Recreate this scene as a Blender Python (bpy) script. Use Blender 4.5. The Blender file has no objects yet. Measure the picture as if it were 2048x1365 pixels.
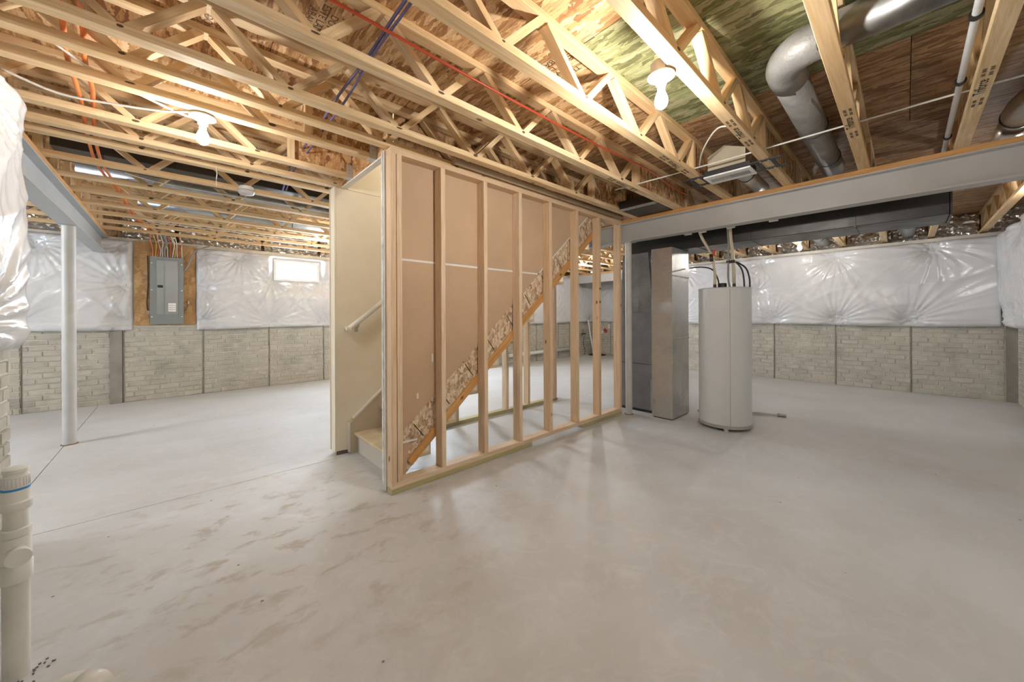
import bpy, bmesh, math, random
from mathutils import Vector, Matrix
random.seed(7)
S = bpy.context.scene
COL = S.collection
PI = math.pi

# ------------------------------------------------------------------ camera
YAW = math.radians(47.2); ROLL = 0.0042; EYE = 1.21; FPX = 728.0
fw = Vector((math.cos(YAW), math.sin(YAW), 0)); rt = Vector((math.sin(YAW), -math.cos(YAW), 0)); up = Vector((0, 0, 1))
cxv = (rt - ROLL*up).normalized(); cyv = (up + ROLL*rt).normalized()
cam = bpy.data.cameras.new('camera'); camo = bpy.data.objects.new('camera', cam); COL.objects.link(camo)
cam.sensor_fit = 'HORIZONTAL'; cam.sensor_width = 36.0; cam.lens = 36.0*FPX/2048.0
cam.shift_x = 0.0; cam.shift_y = -(682.5-631.0)/2048.0
cam.clip_start = 0.02; cam.clip_end = 60
M4 = Matrix((cxv, cyv, -fw)).transposed().to_4x4(); M4.translation = (0, 0, EYE); camo.matrix_world = M4
S.camera = camo

# ------------------------------------------------------------------ world and exposure
w = bpy.data.worlds.new('daylight'); S.world = w; w.use_nodes = True
w.node_tree.nodes['Background'].inputs[0].default_value = (0.80, 0.90, 1.0, 1)
w.node_tree.nodes['Background'].inputs[1].default_value = 1.0
vs = S.view_settings
vs.view_transform = 'Standard'; vs.look = 'None'; vs.gamma = 1.0; vs.use_curve_mapping = False
vs.exposure = 0.8
BULB_STRENGTH = 300.0
BULB_COLOR = (1.0, 0.96, 0.90)
WINDOW_STRENGTH = 30.0

# ------------------------------------------------------------------ materials
MATS = {}
def nm(name):
    m = bpy.data.materials.new(name); m.use_nodes = True
    nt = m.node_tree; b = nt.nodes['Principled BSDF']
    MATS[name] = m
    return m, nt, b
def N(nt, t, **kw):
    n = nt.nodes.new(t)
    for k, v in kw.items(): setattr(n, k, v)
    return n
def L(nt, a, b): nt.links.new(a, b)
def ramp(nt, fac, stops):
    r = N(nt, 'ShaderNodeValToRGB'); e = r.color_ramp.elements
    while len(e) < len(stops): e.new(0.5)
    for i, (p, c) in enumerate(stops): e[i].position = p; e[i].color = (*c, 1) if len(c) == 3 else c
    L(nt, fac, r.inputs[0]); return r.outputs[0]
def mix(nt, fac, a, b, mode='MIX'):
    n = N(nt, 'ShaderNodeMix', data_type='RGBA', blend_type=mode)
    for s, v in ((0, fac), (6, a), (7, b)):
        if isinstance(v, (int, float)): n.inputs[s].default_value = v
        elif isinstance(v, tuple): n.inputs[s].default_value = (*v, 1)
        else: L(nt, v, n.inputs[s])
    return n.outputs[2]
def math_(nt, op, a, b=None):
    n = N(nt, 'ShaderNodeMath', operation=op)
    for i, v in enumerate((a, b)):
        if v is None: continue
        if isinstance(v, (int, float)): n.inputs[i].default_value = v
        else: L(nt, v, n.inputs[i])
    return n.outputs[0]
def coords(nt, scale=(1, 1, 1), rnd=0.0, kind='Object', rot=(0, 0, 0)):
    tc = N(nt, 'ShaderNodeTexCoord'); v = tc.outputs[kind]
    if rnd:
        oi = N(nt, 'ShaderNodeObjectInfo')
        mu = N(nt, 'ShaderNodeVectorMath', operation='SCALE'); mu.inputs[0].default_value = (13.1, 7.7, 3.3)
        s = math_(nt, 'MULTIPLY', oi.outputs['Random'], rnd); L(nt, s, mu.inputs['Scale'])
        ad = N(nt, 'ShaderNodeVectorMath', operation='ADD'); L(nt, v, ad.inputs[0]); L(nt, mu.outputs[0], ad.inputs[1]); v = ad.outputs[0]
    mp = N(nt, 'ShaderNodeMapping'); mp.inputs['Scale'].default_value = scale; mp.inputs['Rotation'].default_value = rot
    L(nt, v, mp.inputs[0]); return mp.outputs[0]
def noise(nt, vec, scale, detail=3, dist=0.0, rough=0.55):
    n = N(nt, 'ShaderNodeTexNoise'); n.inputs['Scale'].default_value = scale; n.inputs['Detail'].default_value = detail
    n.inputs['Distortion'].default_value = dist; n.inputs['Roughness'].default_value = rough
    L(nt, vec, n.inputs['Vector']); return n.outputs[0]
def voro(nt, vec, scale, out='Distance', feature='F1', rand=1.0):
    n = N(nt, 'ShaderNodeTexVoronoi', feature=feature); n.inputs['Scale'].default_value = scale
    n.inputs['Randomness'].default_value = rand
    L(nt, vec, n.inputs['Vector']); return n.outputs[out]
def bump(nt, b, h, strength=0.3, dist=0.01):
    n = N(nt, 'ShaderNodeBump'); n.inputs['Strength'].default_value = strength; n.inputs['Distance'].default_value = dist
    L(nt, h, n.inputs['Height']); L(nt, n.outputs[0], b.inputs['Normal'])
def plain(name, col, rough=0.5, metal=0.0, var=0.12, nscale=6.0, bmp=0.0, spec=0.5):
    m, nt, b = nm(name)
    v = coords(nt, rnd=1.0)
    n = noise(nt, v, nscale, 4)
    c = ramp(nt, n, [(0.3, tuple(x*(1-var) for x in col)), (0.7, tuple(min(1, x*(1+var)) for x in col))])
    L(nt, c, b.inputs['Base Color']); b.inputs['Roughness'].default_value = rough; b.inputs['Metallic'].default_value = metal
    b.inputs['Specular IOR Level'].default_value = spec
    if bmp: bump(nt, b, noise(nt, v, nscale*8, 3), bmp, 0.004)
    return m
def wood(name, axis, lo, hi, knot=True, rough=0.6):
    m, nt, b = nm(name)
    sc = [9.0, 9.0, 9.0]; sc[axis] = 0.7
    v = coords(nt, tuple(sc), rnd=1.0)
    g = noise(nt, v, 3.0, 5, 1.2)
    c = ramp(nt, g, [(0.30, lo), (0.62, hi)])
    sc2 = [38.0, 38.0, 38.0]; sc2[axis] = 1.6
    g2 = noise(nt, coords(nt, tuple(sc2), rnd=1.0), 3.0, 3, 0.4)
    c = mix(nt, ramp(nt, g2, [(0.45, (0, 0, 0)), (0.75, (0.35, 0.35, 0.35))]), c, tuple(x*0.62 for x in lo))
    oi = N(nt, 'ShaderNodeObjectInfo')
    c = mix(nt, math_(nt, 'MULTIPLY', oi.outputs['Random'], 0.40), c, tuple(x*f for x, f in zip(lo, (1.02, 0.86, 0.66))))
    if knot:
        sk = [1.0, 1.0, 1.0]; sk[axis] = 0.55
        d = voro(nt, coords(nt, tuple(sk), rnd=1.0), 5.5)
        c = mix(nt, ramp(nt, d, [(0.035, (0.85,)*3), (0.085, (0, 0, 0))]), c, (0.10, 0.045, 0.018))
    L(nt, c, b.inputs['Base Color']); b.inputs['Roughness'].default_value = rough; b.inputs['Specular IOR Level'].default_value = 0.25
    bump(nt, b, g2, 0.12, 0.002)
    return m
LO, HI = (0.64, 0.44, 0.225), (0.84, 0.665, 0.43)
for i, a in enumerate('xyz'):
    wood('joist_wood_'+a, i, LO, HI)
    wood('stud_wood_'+a, i, (0.68, 0.50, 0.335), (0.85, 0.69, 0.51))
    wood('orange_wood_'+a, i, (0.55, 0.27, 0.085), (0.72, 0.42, 0.17))
    wood('treated_wood_'+a, i, (0.42, 0.40, 0.22), (0.60, 0.56, 0.34), knot=False)
    wood('old_wood_'+a, i, (0.36, 0.27, 0.18), (0.52, 0.40, 0.26), knot=False)
def osb(name, tones, rot=0.0, scale=1.0, stain=0.0, contrast=1.0):
    m, nt, b = nm(name)
    base = coords(nt, (1, 1, 1), rnd=1.0, rot=(0, 0, rot))
    wob = N(nt, 'ShaderNodeTexNoise'); wob.inputs['Scale'].default_value = 16*scale; wob.inputs['Detail'].default_value = 4; L(nt, base, wob.inputs['Vector'])
    wv = N(nt, 'ShaderNodeVectorMath', operation='SCALE'); L(nt, wob.outputs['Color'], wv.inputs[0]); wv.inputs['Scale'].default_value = 1.1
    def layer(sc, r):
        mp = N(nt, 'ShaderNodeMapping'); mp.inputs['Scale'].default_value = sc; mp.inputs['Rotation'].default_value = (0, 0, r)
        L(nt, base, mp.inputs[0])
        ad = N(nt, 'ShaderNodeVectorMath', operation='ADD'); L(nt, mp.outputs[0], ad.inputs[0]); L(nt, wv.outputs[0], ad.inputs[1])
        n = N(nt, 'ShaderNodeTexVoronoi'); n.inputs['Scale'].default_value = 1.0; L(nt, ad.outputs[0], n.inputs['Vector'])
        sp = N(nt, 'ShaderNodeSeparateColor'); L(nt, n.outputs['Color'], sp.inputs[0])
        st = N(nt, 'ShaderNodeTexNoise'); st.inputs['Scale'].default_value = 2.2; st.inputs['Detail'].default_value = 6; st.inputs['Roughness'].default_value = 0.7
        st.inputs['Distortion'].default_value = 0.8
        m2 = N(nt, 'ShaderNodeMapping'); m2.inputs['Rotation'].default_value = (0, 0, r); m2.inputs['Scale'].default_value = (sc[0]*1.5, sc[1]*0.5, 20); L(nt, base, m2.inputs[0]); L(nt, m2.outputs[0], st.inputs['Vector'])
        val = math_(nt, 'ADD', math_(nt, 'MULTIPLY', sp.outputs[0], 0.85*contrast), math_(nt, 'MULTIPLY', st.outputs[0], 1.5))
        return math_(nt, 'SUBTRACT', val, 0.68), sp.outputs[1]
    a, ga = layer((40*scale, 7*scale, 20*scale), 0.18)
    c_, gc = layer((34*scale, 8*scale, 20*scale), -0.42)
    e_, ge = layer((36*scale, 10*scale, 20*scale), 0.75)
    k = len(tones)
    st_ = [((i+0.5)/k, t) for i, t in enumerate(tones)]
    c = mix(nt, ramp(nt, gc, [(0.5, (0, 0, 0)), (0.56, (1, 1, 1))]), ramp(nt, a, st_), ramp(nt, c_, st_))
    c = mix(nt, ramp(nt, ge, [(0.76, (0, 0, 0)), (0.80, (1, 1, 1))]), c, ramp(nt, e_, st_))
    f = noise(nt, coords(nt, (70*scale, 10*scale, 40), rnd=1.0, rot=(0, 0, rot+0.2)), 1.6, 5, 1.0, 0.65)
    c = mix(nt, ramp(nt, f, [(0.56, (0, 0, 0)), (0.70, (0.75,)*3)]), c, tuple(x*0.40 for x in tones[0]))
    if stain:
        sn = noise(nt, base, 1.1, 3)
        c = mix(nt, ramp(nt, sn, [(0.5, (0, 0, 0)), (0.75, (stain,)*3)]), c, (0.10, 0.05, 0.025))
    L(nt, c, b.inputs['Base Color']); b.inputs['Roughness'].default_value = 0.55; b.inputs['Specular IOR Level'].default_value = 0.3
    bump(nt, b, math_(nt, 'ADD', a, c_), 0.35, 0.003)
    return m
osb('osb', [(0.30, 0.145, 0.06), (0.52, 0.29, 0.125), (0.66, 0.41, 0.20), (0.80, 0.57, 0.33)])
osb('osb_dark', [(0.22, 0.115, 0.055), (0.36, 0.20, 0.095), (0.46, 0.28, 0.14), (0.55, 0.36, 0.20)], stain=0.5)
osb('osb_green', [(0.13, 0.125, 0.055), (0.22, 0.22, 0.10), (0.31, 0.34, 0.16), (0.44, 0.39, 0.24)])
osb('osb_pale', [(0.40, 0.26, 0.16), (0.60, 0.44, 0.29), (0.74, 0.57, 0.40), (0.86, 0.74, 0.58)], rot=0.0, scale=1.3)
osb('plywood', [(0.40, 0.22, 0.09), (0.48, 0.28, 0.12), (0.54, 0.33, 0.15), (0.58, 0.37, 0.18)], scale=0.35)

def concrete(name):
    m, nt, b = nm(name)
    v = coords(nt, kind='Object')
    big = noise(nt, v, 0.55, 4, 0.6)
    c = ramp(nt, big, [(0.30, (0.54, 0.545, 0.545)), (0.52, (0.62, 0.635, 0.65)), (0.72, (0.675, 0.70, 0.725))])
    st = noise(nt, coords(nt, (0.8, 1.4, 1), kind='Object', rot=(0, 0, 0.6)), 1.6, 6, 1.0)
    c = mix(nt, ramp(nt, st, [(0.42, (0, 0, 0)), (0.75, (0.45,)*3)]), c, (0.53, 0.515, 0.49))
    sw = noise(nt, coords(nt, (1, 1, 1), kind='Object'), 5.0, 8, 2.0, 0.7)
    c = mix(nt, ramp(nt, sw, [(0.48, (0, 0, 0)), (0.7, (0.5,)*3)]), c, (0.73, 0.75, 0.77))
    # worn, muddy patch by the foot of the stairs
    mp = N(nt, 'ShaderNodeMapping'); mp.inputs['Location'].default_value = (-0.55, -2.45, 0); L(nt, N(nt, 'ShaderNodeTexCoord').outputs['Object'], mp.inputs[0])
    ln = N(nt, 'ShaderNodeVectorMath', operation='LENGTH'); L(nt, mp.outputs[0], ln.inputs[0])
    near = ramp(nt, math_(nt, 'MULTIPLY', ln.outputs[1], 0.62), [(0.15, (1, 1, 1)), (0.95, (0, 0, 0))])
    mud = ramp(nt, noise(nt, coords(nt, (1.0, 1.7, 1), kind='Object', rot=(0, 0, 0.5)), 5.0, 10, 0.4, 0.68), [(0.53, (0, 0, 0)), (0.63, (0.75,)*3)])
    c = mix(nt, mix(nt, 1.0, near, mud, 'MULTIPLY'), c, (0.40, 0.345, 0.28))
    d = voro(nt, v, 5.0)
    c = mix(nt, ramp(nt, d, [(0.022, (0.85,)*3), (0.040, (0, 0, 0))]), c, (0.09, 0.07, 0.05))
    L(nt, c, b.inputs['Base Color'])
    L(nt, ramp(nt, sw, [(0.35, (0.40,)*3), (0.7, (0.62,)*3)]), b.inputs['Roughness'])
    b.inputs['Specular IOR Level'].default_value = 0.45
    bump(nt, b, math_(nt, 'ADD', sw, math_(nt, 'MULTIPLY', mud, 0.5)), 0.10, 0.006)
    return m
concrete('floor_concrete')
def brickmat(name, lo, hi):
    m, nt, b = nm(name)
    v = coords(nt, rnd=1.0)
    n = noise(nt, v, 7.0, 4)
    c = ramp(nt, n, [(0.3, lo), (0.7, hi)])
    wv = coords(nt, kind='Object', rnd=0.0)
    oi = N(nt, 'ShaderNodeObjectInfo')
    g = N(nt, 'ShaderNodeNewGeometry')
    gr = noise(nt, g.outputs['Position'], 2.6, 6, 0.6, 0.65)
    c = mix(nt, ramp(nt, gr, [(0.52, (0, 0, 0)), (0.72, (0.65,)*3)]), c, tuple(x*0.62 for x in lo))
    d = voro(nt, g.outputs['Position'], 15.0)
    c = mix(nt, ramp(nt, d, [(0.05, (0.7,)*3), (0.10, (0, 0, 0))]), c, (0.10, 0.085, 0.07))
    c = mix(nt, math_(nt, 'MULTIPLY', oi.outputs['Random'], 0.25), c, tuple(x*0.8 for x in lo))
    L(nt, c, b.inputs['Base Color']); b.inputs['Roughness'].default_value = 0.75; b.inputs['Specular IOR Level'].default_value = 0.25
    rk = noise(nt, coords(nt, (70, 70, 5), kind='Object', rnd=1.0), 1.5, 3)
    bump(nt, b, rk, 0.5, 0.004)
    return m
brickmat('cast_brick', (0.46, 0.43, 0.36), (0.60, 0.565, 0.49))
plain('mortar_concrete', (0.70, 0.66, 0.58), 0.8, var=0.18, nscale=4, bmp=0.3)
plain('bare_concrete', (0.30, 0.275, 0.24), 0.8, var=0.25, nscale=3, bmp=0.2)
plain('joint_dark', (0.17, 0.15, 0.125), 0.85)
def plastic():
    m, nt, b = nm('white_vinyl')
    v = coords(nt, kind='Object')
    n = noise(nt, v, 3.0, 5, 1.0)
    c = ramp(nt, n, [(0.3, (0.64, 0.64, 0.655)), (0.7, (0.71, 0.71, 0.72))])
    L(nt, c, b.inputs['Base Color']); b.inputs['Roughness'].default_value = 0.20; b.inputs['Specular IOR Level'].default_value = 0.6
    f = noise(nt, v, 26.0, 5, 2.0)
    bump(nt, b, f, 0.10, 0.006)
plastic()
def galv(name, base, rough, dark):
    m, nt, b = nm(name)
    v = coords(nt, rnd=1.0)
    sp = voro(nt, v, 60.0, 'Color'); s = N(nt, 'ShaderNodeSeparateColor'); L(nt, sp, s.inputs[0])
    c = mix(nt, math_(nt, 'MULTIPLY', s.outputs[0], 0.25), base, tuple(x*0.6 for x in base))
    n = noise(nt, v, 3.2, 5, 0.8)
    c = mix(nt, ramp(nt, n, [(0.5, (0, 0, 0)), (0.68, (dark,)*3)]), c, (0.07, 0.068, 0.065))
    L(nt, c, b.inputs['Base Color']); b.inputs['Metallic'].default_value = 0.85
    L(nt, ramp(nt, n, [(0.3, (rough*0.8,)*3), (0.8, (rough*1.4,)*3)]), b.inputs['Roughness'])
    bump(nt, b, noise(nt, v, 9, 3), 0.15, 0.01)
galv('galvanized', (0.60, 0.59, 0.57), 0.33, 0.18)
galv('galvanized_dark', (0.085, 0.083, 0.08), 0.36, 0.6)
galv('galvanized_dull', (0.34, 0.34, 0.335), 0.42, 0.5)
galv('galvanized_blue', (0.50, 0.54, 0.58), 0.32, 0.35)
galv('foil', (0.86, 0.86, 0.85), 0.16, 0.3)
def mastic():
    m, nt, b = nm('mastic_duct')
    v = coords(nt, rnd=1.0); n = noise(nt, v, 5, 4)
    c = ramp(nt, n, [(0.3, (0.13, 0.127, 0.12)), (0.7, (0.26, 0.255, 0.245))])
    L(nt, c, b.inputs['Base Color']); b.inputs['Roughness'].default_value = 0.5; b.inputs['Metallic'].default_value = 0.15
    bump(nt, b, noise(nt, v, 60, 3), 0.5, 0.006)
mastic()
plain('steel_paint', (0.50, 0.49, 0.475), 0.42, var=0.06, nscale=3)
plain('steel_blue', (0.46, 0.475, 0.48), 0.42, var=0.06, nscale=3)
plain('column_paint', (0.58, 0.58, 0.575), 0.45, var=0.10, nscale=5)
plain('cream_paint', (0.90, 0.845, 0.70), 0.6, var=0.03)
plain('skirt_paint', (0.60, 0.53, 0.41), 0.5, var=0.04)
plain('trim_white', (0.80, 0.78, 0.74), 0.45, var=0.04)
plain('riser_paint', (0.62, 0.57, 0.49), 0.5, var=0.04)
plain('tread_board', (0.60, 0.50, 0.34), 0.55, var=0.15, nscale=8)
plain('gypsum', (0.82, 0.81, 0.78), 0.8, var=0.05)
plain('corner_bead', (0.68, 0.67, 0.63), 0.55, var=0.3, nscale=14)
plain('brown_paper', (0.56, 0.40, 0.265), 0.75, var=0.08, nscale=2.5, bmp=0.05)
plain('heater_paint', (0.665, 0.69, 0.695), 0.28, var=0.02)
plain('heater_ring', (0.42, 0.415, 0.40), 0.35)
plain('black_plastic', (0.018, 0.018, 0.018), 0.4)
plain('black_steel', (0.025, 0.026, 0.03), 0.45)
plain('pex_beige', (0.68, 0.60, 0.43), 0.4)
plain('brass_dark', (0.10, 0.085, 0.06), 0.4, metal=0.5)
plain('pvc_white', (0.76, 0.765, 0.74), 0.32, var=0.05)
plain('pvc_grime', (0.70, 0.70, 0.665), 0.4, var=0.12)
plain('pvc_blue', (0.05, 0.30, 0.70), 0.35)
plain('grille_white', (0.80, 0.80, 0.79), 0.4)
plain('porcelain', (0.60, 0.60, 0.59), 0.3, var=0.02)
plain('cable_white', (0.74, 0.72, 0.66), 0.45)
plain('cable_orange', (0.85, 0.24, 0.06), 0.4)
plain('cable_red', (0.62, 0.09, 0.035), 0.35)
plain('cable_blue', (0.13, 0.12, 0.28), 0.4)
plain('cable_yellow', (0.72, 0.52, 0.08), 0.4)
plain('cable_black', (0.02, 0.02, 0.02), 0.35)
plain('cable_grey', (0.30, 0.30, 0.30), 0.5)
plain('panel_grey', (0.235, 0.255, 0.255), 0.38, var=0.03, metal=0.1)
plain('panel_door_grey', (0.30, 0.315, 0.315), 0.30, var=0.05, metal=0.3)
plain('paper_white', (0.80, 0.79, 0.76), 0.6)
plain('hanger_steel', (0.55, 0.54, 0.52), 0.4, metal=0.25)
plain('ink', (0.035, 0.028, 0.022), 0.7)
plain('ink_soft', (0.10, 0.062, 0.038), 0.7)
plain('furnace_grey', (0.19, 0.19, 0.20), 0.4, var=0.15)
plain('red_tag', (0.5, 0.05, 0.03), 0.5)
plain('vinyl_frame', (0.80, 0.81, 0.82), 0.4)
plain('conduit_white', (0.62, 0.63, 0.64), 0.35)
plain('duct_board', (0.47, 0.41, 0.31), 0.7, var=0.1)
plain('channel_tan', (0.48, 0.36, 0.24), 0.5)
plain('rust_brown', (0.25, 0.14, 0.07), 0.8)
plain('slat_dark', (0.08, 0.08, 0.08), 0.5)
def emis(name, col, st):
    m, nt, b = nm(name); b.inputs['Base Color'].default_value = (*col, 1)
    v = coords(nt); n = noise(nt, v, 2.0, 1)
    c = ramp(nt, n, [(0.0, col), (1.0, col)])
    L(nt, c, b.inputs['Emission Color']); b.inputs['Emission Strength'].default_value = st
emis('bulb_glow', BULB_COLOR, BULB_STRENGTH)
emis('bulb_glow_bright', BULB_COLOR, BULB_STRENGTH*2.1)
emis('lamp_glow', BULB_COLOR, 65.0)
emis('bulb_glow_soft', BULB_COLOR, BULB_STRENGTH*0.75)
emis('window_glow', (0.76, 0.88, 1.0), WINDOW_STRENGTH)
emis('window_glow_rear', (0.74, 0.87, 1.0), WINDOW_STRENGTH*2.0)
emis('window_glow_alcove', (0.74, 0.87, 1.0), WINDOW_STRENGTH*0.75)

# ------------------------------------------------------------------ builders
WORLD = {}
def link(name, me, mat=None, parent=None, loc=(0, 0, 0), rot=None):
    o = bpy.data.objects.new(name, me); COL.objects.link(o)
    if mat is not None and me is not None and len(me.materials) == 0: me.materials.append(MATS[mat])
    loc = Vector(loc); WORLD[o.name] = loc.copy()
    if parent is not None:
        o.parent = parent; o.location = loc - WORLD[parent.name]
    else: o.location = loc
    if rot is not None: o.rotation_euler = rot
    return o
def tag(o, label=None, cat=None, group=None, kind=None):
    if label: o['label'] = label
    if cat: o['category'] = cat
    if group: o['group'] = group
    if kind: o['kind'] = kind
    return o
def thing(name, loc, label, cat, group=None):
    return tag(link(name, None, None, None, loc), label, cat, group)
CACHE = {}
def boxmesh(sx, sy, sz, mat, bev=0.0):
    key = (round(sx, 4), round(sy, 4), round(sz, 4), mat, bev)
    if key in CACHE: return CACHE[key]
    me = bpy.data.meshes.new('board'); bm = bmesh.new(); bmesh.ops.create_cube(bm, size=1.0)
    bmesh.ops.scale(bm, vec=(sx, sy, sz), verts=bm.verts)
    if bev: bmesh.ops.bevel(bm, geom=bm.edges[:], offset=bev, segments=1, affect='EDGES')
    bm.to_mesh(me); bm.free(); me.materials.append(MATS[mat]); CACHE[key] = me
    return me
def box(name, x0, x1, y0, y1, z0, z1, mat, parent=None, bev=0.0, grain=False):
    sx, sy, sz = x1-x0, y1-y0, z1-z0
    if grain:
        mat = mat + '_' + 'xyz'[max(range(3), key=lambda i: (sx, sy, sz)[i])]
    return link(name, boxmesh(sx, sy, sz, mat, bev), None, parent, ((x0+x1)/2, (y0+y1)/2, (z0+z1)/2))
def pyobj(name, verts, faces, mat, parent=None, loc=(0, 0, 0), smooth=False):
    me = bpy.data.meshes.new(name); lv = Vector(loc)
    me.from_pydata([tuple(Vector(v)-lv) for v in verts], [], faces); me.update()
    if smooth: me.polygons.foreach_set('use_smooth', [True]*len(me.polygons))
    return link(name, me, mat, parent, loc)
def beam_between(name, p, q, thick, width, mat, parent, bev=0.0):
    """board from p to q, 'thick' in the X-Z plane, 'width' along Y"""
    p, q = Vector(p), Vector(q); d = q-p; ln = d.length
    return link(name, boxmesh(ln, width, thick, mat+'_x', bev), None, parent, (p+q)/2, (0, -math.atan2(d.z, d.x), 0))
def resample(pts, n):
    """catmull-rom through pts"""
    P = [Vector(p) for p in pts]; out = []
    for i in range(len(P)-1):
        p0 = P[max(i-1, 0)]; p1 = P[i]; p2 = P[i+1]; p3 = P[min(i+2, len(P)-1)]
        for k in range(n):
            t = k/n
            out.append(0.5*((2*p1)+(p2-p0)*t+(2*p0-5*p1+4*p2-p3)*t*t+(3*p1-p0-3*p2+p3)*t*t*t))
    out.append(P[-1]); return out
def tubegeo(pts, r, seg=10, cap=True):
    P = [Vector(p) for p in pts]; n = len(P)
    R = r if isinstance(r, (list, tuple)) else [r]*n
    T = [(P[min(i+1, n-1)]-P[max(i-1, 0)]).normalized() for i in range(n)]
    u = T[0].orthogonal().normalized(); V = []; F = []
    for i in range(n):
        u = (u - T[i]*u.dot(T[i])).normalized(); v = T[i].cross(u)
        for k in range(seg):
            a = 2*PI*k/seg; V.append(P[i]+(u*math.cos(a)+v*math.sin(a))*R[i])
    for i in range(n-1):
        for k in range(seg):
            k2 = (k+1) % seg
            F.append((i*seg+k, i*seg+k2, (i+1)*seg+k2, (i+1)*seg+k))
    if cap:
        F.append(tuple(reversed(range(seg)))); F.append(tuple((n-1)*seg+k for k in range(seg)))
    return V, F
def tube(name, pts, r, mat, parent=None, seg=10, smooth=True, loc=None, curve=0):
    if curve: pts = resample(pts, curve)
    V, F = tubegeo(pts, r, seg)
    o = pyobj(name, V, F, mat, parent, loc if loc is not None else pts[0])
    if smooth:
        me = o.data; nq = len(me.polygons)-2
        me.polygons.foreach_set('use_smooth', [True]*nq+[False]*2)
    return o
def lathe(name, prof, c, mat, parent=None, seg=32, smooth=True):
    """prof: list of (r, z); c: world (x, y, z0)"""
    V = []; F = []; n = len(prof)
    for r, z in prof:
        for k in range(seg):
            a = 2*PI*k/seg; V.append((c[0]+r*math.cos(a), c[1]+r*math.sin(a), c[2]+z))
    for i in range(n-1):
        for k in range(seg):
            k2 = (k+1) % seg; F.append((i*seg+k, i*seg+k2, (i+1)*seg+k2, (i+1)*seg+k))
    F.append(tuple(reversed(range(seg)))); F.append(tuple((n-1)*seg+k for k in range(seg)))
    o = pyobj(name, V, F, mat, parent, c)
    if smooth:
        try:
            o.data.polygons.foreach_set('use_smooth', [True]*len(o.data.polygons)); o.data.set_sharp_from_angle(angle=math.radians(40))
        except Exception: pass
    return o
def prism(name, poly, axis, a, b, mat, parent=None, loc=None):
    """poly: list of (p,q) in the plane normal to axis ('y': x,z ; 'x': y,z ; 'z': x,y), extruded a..b"""
    def mk(p, t): return {'y': (p[0], t, p[1]), 'x': (t, p[0], p[1]), 'z': (p[0], p[1], t)}[axis]
    n = len(poly); V = [mk(p, a) for p in poly]+[mk(p, b) for p in poly]
    F = [tuple(range(n)), tuple(reversed(range(n, 2*n)))]+[(i, n+i, n+(i+1) % n, (i+1) % n) for i in range(n)]
    o = pyobj(name, V, F, mat, parent, loc if loc else V[0])
    bm = bmesh.new(); bm.from_mesh(o.data); bmesh.ops.recalc_face_normals(bm, faces=bm.faces[:]); bm.to_mesh(o.data); bm.free()
    return o
def textmesh(name, s, size, mat, parent, loc, rot, align='CENTER', bold=0.0):
    cu = bpy.data.curves.new(name+'_c', 'FONT'); cu.body = s; cu.size = size; cu.align_x = align; cu.align_y = 'CENTER'
    cu.resolution_u = 3; cu.offset = bold; cu.space_line = 0.9
    t = bpy.data.objects.new(name+'_c', cu); COL.objects.link(t)
    dg = bpy.context.evaluated_depsgraph_get()
    me = bpy.data.meshes.new_from_object(t.evaluated_get(dg))
    bpy.data.objects.remove(t); bpy.data.curves.remove(cu); me.materials.clear()
    return link(name, me, mat, parent, loc, rot)
ORD = ['', 'first', 'second', 'third', 'fourth', 'fifth', 'sixth', 'seventh', 'eighth', 'ninth', 'tenth', 'eleventh', 'twelfth', 'thirteenth', 'fourteenth', 'fifteenth', 'sixteenth', 'seventeenth', 'eighteenth', 'nineteenth', 'twentieth']

# ------------------------------------------------------------------ dimensions
JZ = 2.355; JT = 2.66                 # joist underside / subfloor underside
XR, YB, YF, XL, XA = 8.30, 7.50, -1.03, -0.65, -4.0
YL = 3.22                             # near-left wall ends here
XF2, YB2, YJ = 9.75, 6.62, 4.30       # far alcove
BX, BLX = 4.06, -0.74                 # steel beams
Y1, Y1B, Y2 = 2.345, 2.434, 3.35      # stair walls
WX0, WX1 = 1.066, 3.99

# ------------------------------------------------------------------ floor with saw cuts
def floor():
    xs = [XA-0.3, -0.772, -0.766, XF2+0.3]; ys = [YF-0.3, 3.287, 3.293, YB+0.3]
    V = []; F = []
    def quad(x0, x1, y0, y1, z):
        i = len(V); V.extend([(x0, y0, z), (x1, y0, z), (x1, y1, z), (x0, y1, z)]); F.append((i, i+1, i+2, i+3))
    for i in range(3):
        for j in range(3):
            cut = i == 1 or (j == 1 and i == 2 and True)
            if j == 1 and i == 0: cut = True
            quad(xs[i], xs[i+1], ys[j], ys[j+1], -0.014 if cut else 0.0)
    def wall(p, q):
        i = len(V); V.extend([(*p, 0), (*q, 0), (*q, -0.014), (*p, -0.014)]); F.append((i, i+1, i+2, i+3))
    for x in xs[1:3]: wall((x, ys[0]), (x, ys[3]))
    for y in ys[1:3]: wall((xs[0], y), (xs[3], y))
    i = len(V); V.extend([(xs[0], ys[0], -0.2), (xs[3], ys[0], -0.2), (xs[3], ys[3], -0.2), (xs[0], ys[3], -0.2)]); F.append((i+3, i+2, i+1, i))
    tag(pyobj('floor', V, F, 'floor_concrete'), 'bare grey trowelled concrete slab', kind='structure')
floor()

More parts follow.
